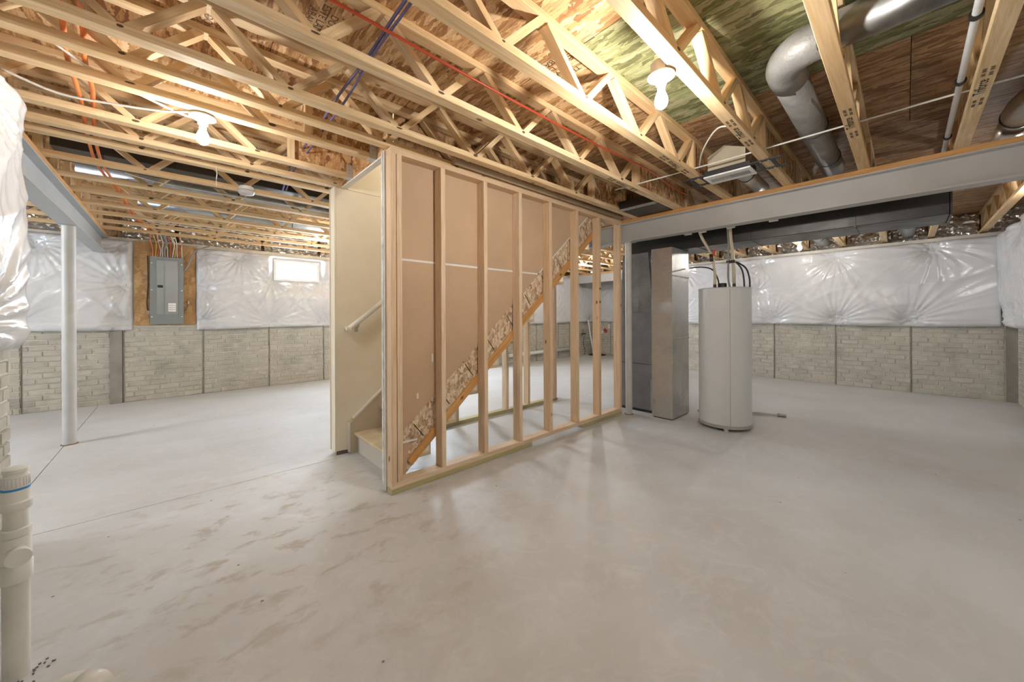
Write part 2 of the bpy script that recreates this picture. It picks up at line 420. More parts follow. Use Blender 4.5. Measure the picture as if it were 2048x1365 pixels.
# ------------------------------------------------------------------ cast-brick foundation walls
COURSE = 0.0705; BRICKL = 0.212
def brickmesh(l, t=0.011, h=COURSE-0.009):
    key = ('brick', round(l, 3), round(h, 3))
    if key in CACHE: return CACHE[key]
    V = []; b = 0.005
    for (dx, dz, y) in ((0, 0, 0), (b, b, -t)):
        V += [(-l/2+dx, y, -h/2+dz), (l/2-dx, y, -h/2+dz), (l/2-dx, y, h/2-dz), (-l/2+dx, y, h/2-dz)]
    F = [(4, 5, 6, 7)]+[(i, (i+1) % 4, 4+(i+1) % 4, 4+i) for i in range(4)]
    me = bpy.data.meshes.new('brick'); me.from_pydata(V, [], F); me.update(); me.materials.append(MATS['cast_brick']); CACHE[key] = me
    return me
def brickwall(wall, axis, face, a0, a1, joints, rng, ztop=1.12, zoff=0.0, limit=300, indiv=True, focus=0.0, sgn=-1):
    """axis 'y': wall plane Y=face facing -Y (sgn -1) / +Y (sgn 1), runs in X; axis 'x': plane X=face, runs in Y."""
    r = random.Random(rng)
    cuts = [a0]+[j for j in joints if a0 < j < a1]+[a1]
    items = []
    nc = int(ztop/COURSE)
    for c in range(nc):
        z = (c+0.5)*COURSE
        for p in range(len(cuts)-1):
            s, e = cuts[p]+0.006, cuts[p+1]-0.006
            x = s - (c % 2)*BRICKL*0.5 - (BRICKL*0.25 if (c//2) % 2 else 0)
            while x < e:
                b0, b1 = max(x, s), min(x+BRICKL, e); x += BRICKL
                if b1-b0 < 0.03: continue
                ln = round((b1-b0-0.009)/0.02)*0.02 if b1-b0 < BRICKL-0.001 else BRICKL-0.009
                items.append(((b0+b1)/2, z, max(ln, 0.02), r.uniform(-0.002, 0.003)))
    if axis == 'y': rot = (0, 0, 0) if sgn < 0 else (0, 0, PI)
    else: rot = (0, 0, -PI/2) if sgn < 0 else (0, 0, PI/2)
    items.sort(key=lambda t: abs(t[0]-focus))
    first = items[:limit] if indiv else []
    rest = items[len(first):]
    def place(a, d): return (a, face-sgn*(-d), 0) if axis == 'y' else (face-sgn*(-d), a, 0)
    for a, z, l, d in first:
        p = place(a, d); link('brick', brickmesh(l), None, wall, (p[0], p[1], z), rot)
    if rest:
        V = []; F = []
        R = Matrix.Rotation(rot[2], 3, 'Z')
        for a, z, l, d in rest:
            me = brickmesh(l); p = place(a, d); off = len(V); pv = Vector((p[0], p[1], z))
            V += [R @ v.co + pv for v in me.vertices]; F += [tuple(i+off for i in f.vertices) for f in me.polygons]
        o = pyobj('brickwork', V, F, 'cast_brick', wall, V[0]); o['kind'] = 'stuff'
    for j in cuts[1:-1]:
        if axis == 'y': box('panel_joint', j-0.004, j+0.004, *sorted((face, face+sgn*0.010)), 0.0, ztop-0.02, 'joint_dark', wall)
        else: box('panel_joint', *sorted((face, face+sgn*0.010)), j-0.004, j+0.004, 0.0, ztop-0.02, 'joint_dark', wall)
def wallbox(name, x0, x1, y0, y1, label, z1=2.33):
    return tag(box(name, x0, x1, y0, y1, -0.1, z1, 'mortar_concrete'), label, kind='structure')
wr = wallbox('wall_right', XR, XR+0.25, YF, YJ, 'cast brick-pattern foundation wall behind the water heater')
brickwall(wr, 'x', XR, YF+0.10, 4.2, [-0.93+0.868*k for k in range(0, 7)], 1, focus=0.6)
box('smooth_strip', XR-0.006, XR, YF, YF+0.10, 0, 1.2, 'bare_concrete', wr)
wf = wallbox('wall_front', XL-0.25, XR+0.25, YF-0.25, YF, 'foundation wall along the right edge of the picture')
brickwall(wf, 'y', YF, 5.0, XR-0.08, [8.2-0.868*k for k in range(1, 5)], 2, sgn=1, focus=8.2, limit=150)
wb = wallbox('wall_back', XA-0.25, 5.25, YB, YB+0.25, 'cast brick-pattern foundation wall with the electrical panel and window')
brickwall(wb, 'y', YB, -1.9, 2.5, [-1.41, -0.54, 0.325, 1.195, 2.065], 3, focus=0.45, limit=300)
box('smooth_strip', -0.665, -0.545, YB-0.030, YB, 0, 1.2, 'bare_concrete', wb)
wl = wallbox('wall_left', XL-0.25, XL, YF, YL, 'foundation wall beside the plastic drain pipe at the left edge')
brickwall(wl, 'x', XL, 1.6, YL-0.003, [2.2], 4, sgn=1, focus=YL, limit=120)
wallbox('wall_left_return', XA, XL-0.25, YL-0.25, YL, 'foundation wall turning left behind the near insulation')
wallbox('wall_alcove_left', XA-0.25, XA, YL-0.25, YB, 'foundation wall at the far left end')
wj = wallbox('wall_jog_right', XR+0.25, XF2+0.25, YJ-0.25, YJ, 'foundation wall turning out to the far corner')
wfr = wallbox('wall_far_right', XF2, XF2+0.25, YJ, YB2+0.25, 'cast brick wall of the far corner, seen between the studs')
brickwall(wfr, 'x', XF2, YJ, YB2, [5.3, 6.1], 5, indiv=False)
wfb = wallbox('wall_far_back', 5.25, XF2, YB2, YB2+0.25, 'cast brick wall behind the sump pipes, seen between the studs')
brickwall(wfb, 'y', YB2, 5.3, XF2, [6.2, 7.0, 7.9, 8.4, 8.8], 6, indiv=False)
wallbox('wall_jog_back', 5.25, 5.5, YB2+0.25, YB+0.25, 'short foundation return behind the stairs')
# rim boards on top of the walls
TR = [0]
def rim(x0, x1, y0, y1):
    TR[0] += 1
    tag(box('trim_%d' % TR[0], x0, x1, y0, y1, 2.33, 2.70, 'osb_dark'), 'rim board between wall and subfloor', kind='structure')
rim(XR+0.20, XR+0.25, YF, YJ); rim(XL-0.25, XR+0.25, YF-0.25, YF-0.20); rim(XA-0.2, 5.3, YB+0.20, YB+0.25)
rim(XL-0.25, XL-0.20, YF, YL); rim(XA, XL-0.25, YL-0.25, YL-0.20); rim(XA-0.25, XA-0.2, YL-0.25, YB)
rim(XR+0.25, XF2+0.25, YJ-0.25, YJ-0.2); rim(XF2+0.20, XF2+0.25, YJ, YB2+0.25); rim(5.3, XF2, YB2+0.20, YB2+0.25); rim(5.25, 5.3, YB2+.2, YB+.25)

# ------------------------------------------------------------------ subfloor: every sheet its own piece
HX0, HX1 = 1.13, 4.0; HY0, HY1 = 2.44, 3.35      # stairwell opening
def ceiling():
    V = []; F = []
    def q(x0, x1, y0, y1):
        i = len(V)
        for z in (2.685, 2.72): V.extend([(x0, y0, z), (x1, y0, z), (x1, y1, z), (x0, y1, z)])
        F.extend([(i+3, i+2, i+1, i), (i+4, i+5, i+6, i+7)]+[(i+a, i+(a+1) % 4, i+4+(a+1) % 4, i+4+a) for a in range(4)])
    q(XA-0.3, HX0, YF-0.3, YB+0.3); q(HX1, XF2+0.3, YF-0.3, YB+0.3); q(HX0, HX1, YF-0.3, HY0); q(HX0, HX1, HY1, YB+0.3)
    c = tag(pyobj('ceiling', V, F, 'osb_dark'), 'underside of the wood-strand subfloor', kind='structure')
    seams = [XA-0.25, -3.27, -2.05, -0.835, 0.385, 1.605, 2.825, 4.045, 5.265, 6.485, 7.705, 8.925, XF2+0.25]
    for i in range(len(seams)-1):
        x0, x1 = seams[i], seams[i+1]
        y = 1.193-2.44*2 if i % 2 else 1.193-2.44*2+1.22
        while y < YB+0.25:
            a, b = max(y, YF-0.25), min(y+2.44, YB+0.25); y += 2.44
            if b-a < 0.05: continue
            rects = [(x0, x1, a, b)]
            if x1 > HX0 and x0 < HX1 and b > HY0 and a < HY1:
                rects = []
                if a < HY0: rects.append((x0, x1, a, HY0))
                if b > HY1: rects.append((x0, x1, HY1, b))
                if x0 < HX0: rects.append((x0, HX0, max(a, HY0), min(b, HY1)))
                if x1 > HX1: rects.append((HX1, x1, max(a, HY0), min(b, HY1)))
            green = abs(x0-1.605) < 0.01 and b < 1.3
            for (p, q_, r, s) in rects:
                if s-r < 0.02 or q_-p < 0.02: continue
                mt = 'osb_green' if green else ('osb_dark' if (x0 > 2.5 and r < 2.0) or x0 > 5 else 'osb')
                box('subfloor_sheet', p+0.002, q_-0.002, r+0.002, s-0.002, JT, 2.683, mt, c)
    # print on the sheets
    def stamp(s, size, x, y, rz, mat='ink'):
        textmesh('stamp', s, size, mat, c, (x, y, JT-0.0008), (PI, 0, rz))
    stamp('THIS SIDE\nDOWN\nESTE LADO\nABAJO', 0.055, 1.66, 1.40, PI/2)
    stamp('APA', 0.085, 1.36, 0.86, PI/2); stamp('24', 0.07, 1.50, 0.90, PI/2)
    stamp('THIS SIDE\nDOWN\nESTE LADO\nABAJO', 0.05, 0.55, 1.95, PI/2, 'ink_soft')
    stamp('THIS SIDE\nDOWN\nESTE LADO\nABAJO', 0.05, 0.10, 2.35, PI/2, 'ink_soft')
    return c
CEIL = ceiling()
# stairwell above the ceiling
sw = []
for nm_, a in (('wall_stairwell_near', (HX0-0.06, HX1+0.06, HY0-0.06, HY0)), ('wall_stairwell_far', (HX0-0.06, HX1+0.06, HY1+0.012, HY1+0.06)),
              ('wall_stairwell_foot', (HX0-0.06, HX0, HY0, HY1)), ('wall_stairwell_head', (HX1, HX1+0.06, HY0, HY1))):
    tag(box(nm_, *a, 2.66, 3.6, 'cream_paint'), 'cream painted stairwell wall rising to the floor above', kind='structure')
tag(box('ceiling_stairwell', HX0-0.06, HX1+0.06, HY0-0.06, HY1+0.06, 3.6, 3.65, 'cream_paint'), 'cream ceiling above the stairs', kind='structure')

# ------------------------------------------------------------------ steel beams
def ibeam(name, x, y0, y1, label, hw=0.062, z0=2.094, z1=2.317, mat='steel_paint', plate=True):
    t = thing(name, (x, (y0+y1)/2, z0), label, 'beam')
    ft, wt = 0.011, 0.008
    poly = [(x-hw, z0), (x+hw, z0), (x+hw, z0+ft), (x+wt, z0+ft+0.004), (x+wt, z1-ft-0.004), (x+hw, z1-ft), (x+hw, z1), (x-hw, z1), (x-hw, z1-ft), (x-wt, z1-ft-0.004), (x-wt, z0+ft+0.004), (x-hw, z0+ft)]
    prism('steel_section', poly, 'y', y0, y1, mat, t, loc=(x, (y0+y1)/2, (z0+z1)/2))
    if plate: box('wood_plate', x-hw, x+hw, y0, y1, z1, JZ, 'orange_wood', t, 0.002, True)
    return t
# prism 'y' uses (x,z); extrude along y
ibeam('steel_beam', BX, YF, YB, 'long grey steel beam crossing over the water heater')
ibeam('steel_beam', BLX, YL-0.22, YB+0.10, 'grey steel beam at the left resting on the slim column', z0=2.085, mat='steel_blue')
ibeam('steel_beam', XR+0.08, YJ-0.05, YB2, 'distant steel beam seen between the studs')
# clips and scraps on the beam's flanges
for y, z in ((1.62, 2.094), (1.47, 2.094), (1.2, 2.094), (0.84, 2.094)):
    tag(box('beam_shim', BX+0.066, BX+0.10, y-0.035, y+0.035, z-0.008, z+0.010, 'paper_white'), 'white scrap wedged behind the long beam, ' + {1.62: 'nearest the stud wall', 1.47: 'second from the stud wall', 1.2: 'third from the stud wall', 0.84: 'farthest from the stud wall'}[y], 'shim', 'white scraps behind the long beam')
def column(x, y, r, z1, label, cat='column'):
    t = thing('steel_column', (x, y, 0), label, cat)
    lathe('shaft', [(r, 0.0), (r, z1-0.008)], (x, y, 0.0), 'column_paint', t, 28)
    box('cap_plate', x-0.062, x+0.062, y-0.07, y+0.07, z1-0.008, z1, 'steel_paint', t)
    lathe('base_stain', [(r+0.012, 0.0), (r+0.008, 0.006)], (x, y, 0.0), 'rust_brown', t, 28)
column(BLX, 5.41, 0.046, 2.085, 'pale grey steel column under the left beam')
column(BX, 2.292, 0.040, 2.094, 'pale steel column at the right end of the stud wall')
column(BX, 3.52, 0.040, 2.094, 'grey steel column seen through the studs under the stairs')

# ------------------------------------------------------------------ open-web floor joists
FW = 0.066; FT = 0.038
JX = [1.632+0.597*k for k in range(-8, 16)]
JR = random.Random(3)
def ovalmesh():
    if 'oval' in CACHE: return CACHE['oval']
    n = 12; V = []
    for d in (0.0006, -0.0006):
        V += [(0.024*math.cos(2*PI*k/n)*(1+0.18*math.sin(5*k)), d, 0.009*math.sin(2*PI*k/n)*(1+0.2*math.cos(7*k))) for k in range(n)]
    F = [tuple(range(n)), tuple(reversed(range(n, 2*n)))]+[(k, n+k, n+(k+1) % n, (k+1) % n) for k in range(n)]
    me = bpy.data.meshes.new('resin_mark'); me.from_pydata(V, [], F); me.update(); me.materials.append(MATS['ink_soft']); CACHE['oval'] = me
    return me
def joist(y, x0, x1, label, group, name='floor_joist', osb0=0.0, osb1=0.95, stamp=None, fw_=FW):
    t = thing(name, ((x0+x1)/2, y, JZ), label, 'joist', group)
    mt = 'joist_wood'
    box('bottom_chord', x0, x1, y-fw_/2, y+fw_/2, JZ, JZ+FT, mt, t, 0.002, True)
    box('top_chord', x0, x1, y-fw_/2, y+fw_/2, JT-FT, JT-0.0005, mt, t, 0.002, True)
    a, b = x0+0.02+osb0, x1-0.02-osb1
    zb, zt = JZ+FT-0.006, JT-FT+0.006; m = (zb+zt)/2
    if osb0:
        box('end_web', x0, a, y-0.006, y+0.006, JZ+FT, JT-FT, 'osb', t)
    box('end_post', a-0.0, a+0.038, y-fw_/2+0.003, y+fw_/2-0.003, JZ+FT, JT-FT, mt, t, 0.0, True)
    if osb1:
        box('end_web', b, x1, y-0.006, y+0.006, JZ+FT, JT-FT, 'osb', t)
    box('end_post', b-0.038, b, y-fw_/2+0.003, y+fw_/2-0.003, JZ+FT, JT-FT, mt, t, 0.0, True)
    lo = JX[0]
    k = math.ceil((a-lo)/0.597)-1
    while True:
        xb = lo+k*0.597; k += 1
        if xb > b: break
        xt = xb+0.275
        # up leg, then down leg
        for p, q in (((xb+0.022, zb), (xt-0.018, zt)), ((xt+0.022, zt), (xb+0.597-0.022, zb))):
            if min(p[0], q[0]) < a+0.03 or max(p[0], q[0]) > b-0.03: continue
            beam_between('web', (p[0], y, p[1]), (q[0], y, q[1]), 0.034, fw_-0.012, mt, t)
        if a+0.05 < xb < b-0.05 and x0 < 3:
            rm = link('resin_mark', ovalmesh(), None, t, (xb-0.004+JR.uniform(-0.008, 0.008), y-fw_/2-0.0004, JZ+FT-0.012+JR.uniform(-0.004, 0.003))); rm.scale = (JR.uniform(0.4, 1.0), 1, JR.uniform(0.45, 1.0))
    if stamp:
        textmesh('stamp', 'Triforce', 0.055, 'ink', t, (stamp, y+0.004, JZ-0.0008), (PI, 0, PI), bold=0.0008)
        for dx, dy, l in ((0.20, 0.012, 0.11), (0.20, -0.012, 0.13), (-0.17, 0.012, 0.09), (-0.17, -0.012, 0.10)):
            for s in range(int(l/0.011)):
                if (s*7+int(dx*50)) % 5 == 0: continue
                xx = stamp+dx-l/2+s*0.011
                box('stamp_line', xx, xx+0.006, y+dy-0.007, y+dy+0.006, JZ-0.0012, JZ-0.0002, 'ink_soft', t)
    return t
grid = [-0.757+0.4877*k for k in range(0, 17)]
near_l = {0: 'open-web floor joist at the extreme right edge, outermost beside the right side wall', 1: 'open-web floor joist second from the right side wall, with the white pipe clamped beside it',
          2: 'open-web floor joist crossing in front of the round duct elbow', 3: 'open-web floor joist with the nearest lit bulb holder hanging beside it',
          4: 'open-web floor joist carrying the left end of the black register rails', 5: 'open-web floor joist with the red tube running alongside it',
          6: 'open-web floor joist just in front of the stud wall top'}
for k, y in enumerate(grid):
    lab = near_l.get(k, 'open-web floor joist of the near bay, %s counted from the right side wall' % ORD[k+1])
    x0 = XL-0.18 if y < YL else BLX-0.0
    st = {1: 3.0, 2: 2.98, 3: 2.62, 4: 2.80, 5: 2.88}.get(k)
    if k in (7, 8):     # stopped by the stairwell header
        joist(y, x0, 1.085, 'short open-web joist hung on the stairwell header, %s' % ('nearer the camera' if k == 7 else 'farther from the camera'), 'floor joists', osb1=0.40)
    else:
        joist(y, x0, BX-0.004, lab, 'floor joists', osb1=0.90, stamp=st)
joist(2.392, XL-0.18, BX-0.004, 'open-web floor joist resting directly above the stud wall plate', 'floor joists')
joist(3.44, BLX, BX-0.004, 'open-web floor joist resting above the far stair wall', 'floor joists')
for k, y in enumerate(grid):
    if y > YB2-0.1: continue
    x1 = XR+0.18 if y < YJ else XR+0.08
    joist(y, BX+0.004, x1, 'open-web floor joist beyond the long beam, %s from the right side wall' % ORD[k+1], 'floor joists', osb0=0.12, osb1=0.15)
    if y > YL+0.1: joist(y, XA-0.15, BLX-0.004, 'open-web floor joist left of the left beam, at %s row from the right side wall' % ORD[k+1], 'floor joists', osb0=0.1, osb1=0.1)
    if y > YJ: joist(y, XR+0.084, XF2+0.15, 'short open-web joist over the far corner, %s row from the right side wall' % ORD[k+1], 'floor joists', osb0=0.1, osb1=0.1)
for k, y in enumerate(grid):
    if y >= YB2-0.1 and y < YB: joist(y, XA-0.15, BLX-0.004, 'open-web floor joist left of the left beam, at %s row from the right side wall' % ORD[k+1], 'floor joists', osb0=0.1, osb1=0.1)

tag(box('trim_stairwell', 1.132, 4.0, Y1B+0.002, Y1B+0.0055, 2.352, 2.6595, 'osb_dark'), 'wood-strand board closing the joist space beside the stairwell', kind='structure')
# stairwell header and joist hangers
hd = thing('stairwell_header', (1.11, 2.89, JZ), 'wood-strand header board across the stair opening', 'header')
box('header_board', 1.090, 1.128, Y1B+0.01, Y2+0.13, JZ, JT-0.001, 'osb', hd)
box('header_edge', 1.086, 1.130, Y1B+0.01, Y2+0.13, JZ-0.012, JZ-0.0005, 'gypsum', hd)
for k, y in ((7, grid[7]), (8, grid[8])):
    t = thing('joist_hanger', (1.06, y, JZ), 'galvanized joist hanger at the header, %s' % ('nearer the stud wall' if k == 7 else 'nearer the far stair wall'), 'bracket', 'joist hangers')
    h = FW/2+0.0015
    box('seat', 1.035, 1.089, y-h, y+h, JZ-0.003, JZ-0.0005, 'hanger_steel', t)
    box('side_strap', 1.035, 1.089, y-h-0.002, y-h, JZ-0.003, JZ+0.10, 'hanger_steel', t)
    box('side_strap', 1.035, 1.089, y+h, y+h+0.002, JZ-0.003, JZ+0.10, 'hanger_steel', t)
    for dz in (0.025, 0.055, 0.085): lathe('nail', [(0.004, 0), (0.003, 0.0015)], (1.055, y-h-0.0025, JZ+dz), 'ink', t, 8)

# ------------------------------------------------------------------ stud wall in front of the stairs
sw_ = thing('stud_wall', (2.53, Y1, 0), 'open pine stud wall framing the near side of the stairs', 'stud wall')
PZ = 0.038
box('sole_plate', WX0, WX1, Y1, Y1B, PZ, PZ+0.038, 'stud_wood', sw_, 0.002, True)
tag(box('treated_plate', WX0, 2.42, Y1, Y1B, 0, PZ, 'treated_wood', sw_, 0.002, True), 'greenish pressure-treated plate')
tag(box('treated_plate', 3.20, WX1, Y1, Y1B, 0, PZ, 'treated_wood', sw_, 0.002, True), 'greenish pressure-treated plate')
box('top_plate', WX0, WX1, Y1, Y1B, 2.312, 2.350, 'stud_wood', sw_, 0.002, True)
for xr in (1.104, 1.146, 1.494, 1.900, 2.300, 2.712, 3.139, 3.550, 3.988):
    box('stud', xr-0.038, xr, Y1, Y1B, PZ+0.038, 2.312, 'stud_wood', sw_, 0.002, True)
for zz in (1.345, 1.495):
    for k in range(5): box('stamp_line', 3.517+k*0.0062, 3.521+k*0.0062, Y1-0.0008, Y1-0.0001, zz, zz+0.022+0.008*(k % 2), 'ink_soft', sw_)
tag(box('end_drywall', WX0-0.012, WX0-0.0005, Y1B-0.012, Y1B+0.026, 0.004, 2.345, 'gypsum', sw_), 'white plasterboard strip on the wall end')
tag(box('corner_bead', WX0-0.016, WX0-0.0125, Y1B+0.002, Y1B+0.03, 0.004, 2.34, 'corner_bead', sw_), 'ragged metal corner bead')
# plasterboard back seen between the studs
def top_z(x): return 0.43+0.86*(x-1.242)
def bot_z(x): return 0.07+0.868*(x-1.21)
nd = thing('stair_drywall', (2.3, Y1B, 0.4), 'brown paper back of the plasterboard behind the studs', 'drywall')
JD = 1.612
def xat(z): return 1.242+(z-0.43)/0.86
prism('upper_sheet', [(WX0, JD+0.005), (xat(JD), JD+0.005), (xat(2.335), 2.335), (WX0, 2.335)], 'y', Y1B+0.001, Y1B+0.014, 'brown_paper', nd)
prism('lower_sheet', [(WX0, 0.31), (xat(0.31), 0.31), (xat(JD-0.006), JD-0.006), (WX0, JD-0.006)], 'y', Y1B+0.001, Y1B+0.014, 'brown_paper', nd)
prism('foot_sheet', [(WX0, 0.004), (1.20, 0.004), (1.24, 0.298), (WX0, 0.298)], 'y', Y1B+0.001, Y1B+0.014, 'brown_paper', nd)
tag(box('joint_tape', WX0+0.08, xat(JD)-0.02, Y1B-0.0005, Y1B+0.010, JD-0.008, JD+0.007, 'gypsum', nd), 'white plasterboard edge line')
tag(box('joint_tape', WX0+0.08, 1.30, Y1B-0.0005, Y1B+0.008, 0.298, 0.312, 'gypsum', nd), 'white plasterboard edge line')
prism('edge_strip', [(2.62, top_z(2.62)), (3.46, top_z(3.46)), (3.46, top_z(3.46)+0.016), (2.62, top_z(2.62)+0.016)], 'y', Y1B-0.0008, Y1B+0.012, 'gypsum', nd)
tag(box('paper_tear', 1.30, 1.312, Y1B-0.0004, Y1B+0.003, 0.60, 0.64, 'gypsum', nd), 'small white scuff')
tag(box('paper_tear', 1.425, 1.437, Y1B-0.0004, Y1B+0.003, 0.86, 0.92, 'gypsum', nd), 'small white scuff')

# ------------------------------------------------------------------ stairs
st = thing('staircase', (2.4, 2.9, 0), 'enclosed basement stairs rising behind the stud wall', 'staircase')
RISE, RUN, SX, ZF = 0.1985, 0.2305, 1.19, 0.175
SY0, SY1 = Y1B+0.038, Y2-0.028
nst = 12
for i in range(nst):
    x = SX+i*RUN; z = ZF+i*RISE
    box('riser', x, x+0.014, SY0, SY1, (z-RISE) if i else 0.0, z-0.026, 'riser_paint', st)
    V = [(x-0.028, z-0.018), (x-0.028, z-0.006), (x-0.022, z), (x+RUN+0.013, z), (x+RUN+0.013, z-0.026), (x-0.022, z-0.026)]
    prism('tread', V, 'y', SY0, SY1, 'tread_board', st)
xe = SX+nst*RUN
def stringer(y0, y1, mat, vis):
    xa = 1.150
    poly = [(xa+0.02, 0.079), (1.222, 0.079), (xe-0.08, bot_z(xe-0.08)), (min(xe, 3.70), min(2.335, top_z(min(xe, 3.70)))), (3.45, top_z(3.45)), (xa+0.02, top_z(xa+0.02))]
    return prism('stringer', poly, 'y', y0, y1, mat, st)
tag(stringer(Y1B+0.015, Y1B+0.037, 'osb_pale', True), 'wood-strand stringer with dark wedge slots')
# solid ledger along the lower edge and the wedge slots
p0 = Vector((1.245, 0, bot_z(1.245)+0.045)); p1 = Vector((3.62, 0, bot_z(3.62)+0.045))
o = beam_between('ledger', (p0.x, Y1B+0.0085, p0.z), (p1.x, Y1B+0.0085, p1.z), 0.062, 0.013, 'orange_wood', st, 0.001)
ang = math.atan(0.86)
for i in range(12):
    xc = 1.30+i*RUN; zc = top_z(xc)-0.115
    dx, dz = math.sin(ang), -math.cos(ang)
    o = link('wedge_slot', boxmesh(0.13, 0.002, 0.006, 'ink'), None, st, (xc+0.02, Y1B+0.0142, zc), (0, math.radians(52), 0))
    if i % 2 == 0: link('wedge', boxmesh(0.05, 0.010, 0.014, 'osb_dark'), None, st, (xc-0.06, Y1B+0.016, top_z(xc-0.06)+0.004), (0, -math.radians(8), 0))
prism('far_skirt', [(1.128, 0.0), (1.128, 0.262), (1.17, 0.30), (xe, 0.30+0.86*(xe-1.17)), (xe, 0.12+0.86*(xe-1.24)), (1.24, 0.0)], 'y', Y2-0.026, Y2-0.0005, 'skirt_paint', st)
o = link('skirt_cap', boxmesh(1.5, 0.034, 0.014, 'trim_white'), None, st, (1.16+0.75*math.cos(ang), Y2-0.016, 0.300+0.75*math.sin(ang)), (0, -ang, 0))
box('skirt_end', 1.116, 1.128, Y2-0.034, Y2-0.0005, 0.012, 0.268, 'trim_white', st)

# far stair wall: plasterboard over studs
fwl = thing('stair_wall', (2.5, Y2, 0), 'cream painted stair wall with the handrail', 'wall')
prism('cream_board', [(1.025, 0.035), (1.125, 0.030), (1.25, 0.10), (xe, top_z(xe)-0.45), (WX1, 2.0), (WX1, 2.325), (1.025, 2.325)], 'y', Y2, Y2+0.013, 'cream_paint', fwl)
box('upper_board', 1.132, WX1, Y2+0.004, Y2+0.0115, 2.33, 2.70, 'cream_paint', fwl)
box('end_board', 1.012, 1.0245, Y2-0.004, Y2+0.118, 0.03, 2.33, 'cream_paint', fwl)
tag(box('corner_bead', 1.008, 1.0115, Y2+0.100, Y2+0.122, 0.03, 2.33, 'stud_wood_z', fwl), 'bare wooden edge of the wall end')
box('base_gap', 1.026, 1.12, Y2+0.002, Y2+0.012, 0.004, 0.028, 'joint_dark', fwl)
box('sole_plate', 1.03, WX1, Y2+0.014, Y2+0.103, 0, 0.038, 'treated_wood', fwl, 0.002, True)
box('top_plate', 1.03, WX1, Y2+0.014, Y2+0.103, 2.30, 2.345, 'stud_wood', fwl, 0.002, True)
for xs in (1.03, 1.45, 1.86, 2.27, 2.66, 3.02, 3.40, 3.85, 3.94):
    box('stud', xs, xs+0.038, Y2+0.014, Y2+0.103, 0.038, 2.30, 'stud_wood', fwl, 0.002, True)

hr = thing('handrail', (1.1, Y2-0.07, 1.08), 'cream wooden handrail sloping up the stair wall', 'handrail')
a0, a1 = Vector((1.115, Y2-0.065, 1.10)), Vector((3.2, Y2-0.065, 1.10+0.80*2.085))
d = (a1-a0).normalized()
tube('rail', [a0, a1], 0.023, 'cream_paint', hr, 14)
tube('return_end', [a0+Vector((-0.004, 0.0, -0.002)), a0+Vector((-0.004, 0.062, -0.002))], 0.020, 'cream_paint', hr, 12)
for s in (0.10, 1.2, 2.3):
    p = a0+d*s; br = tube('bracket', [p+Vector((0, 0, -0.02)), p+Vector((0, 0.01, -0.045)), p+Vector((0, 0.045, -0.06))], 0.008, 'hanger_steel', hr, 8)
    box('wall_plate', p.x-0.016, p.x+0.016, Y2-0.006, Y2-0.0006, p.z-0.095, p.z-0.03, 'hanger_steel', br)

# ------------------------------------------------------------------ tan channel above the stud wall
tag(tube('channel_pipe', [(1.56, 2.322, 2.385), (3.95, 2.322, 2.385)], 0.026, 'channel_tan', None, 12), 'long tan tube lying above the stud wall top plate', 'pipe')

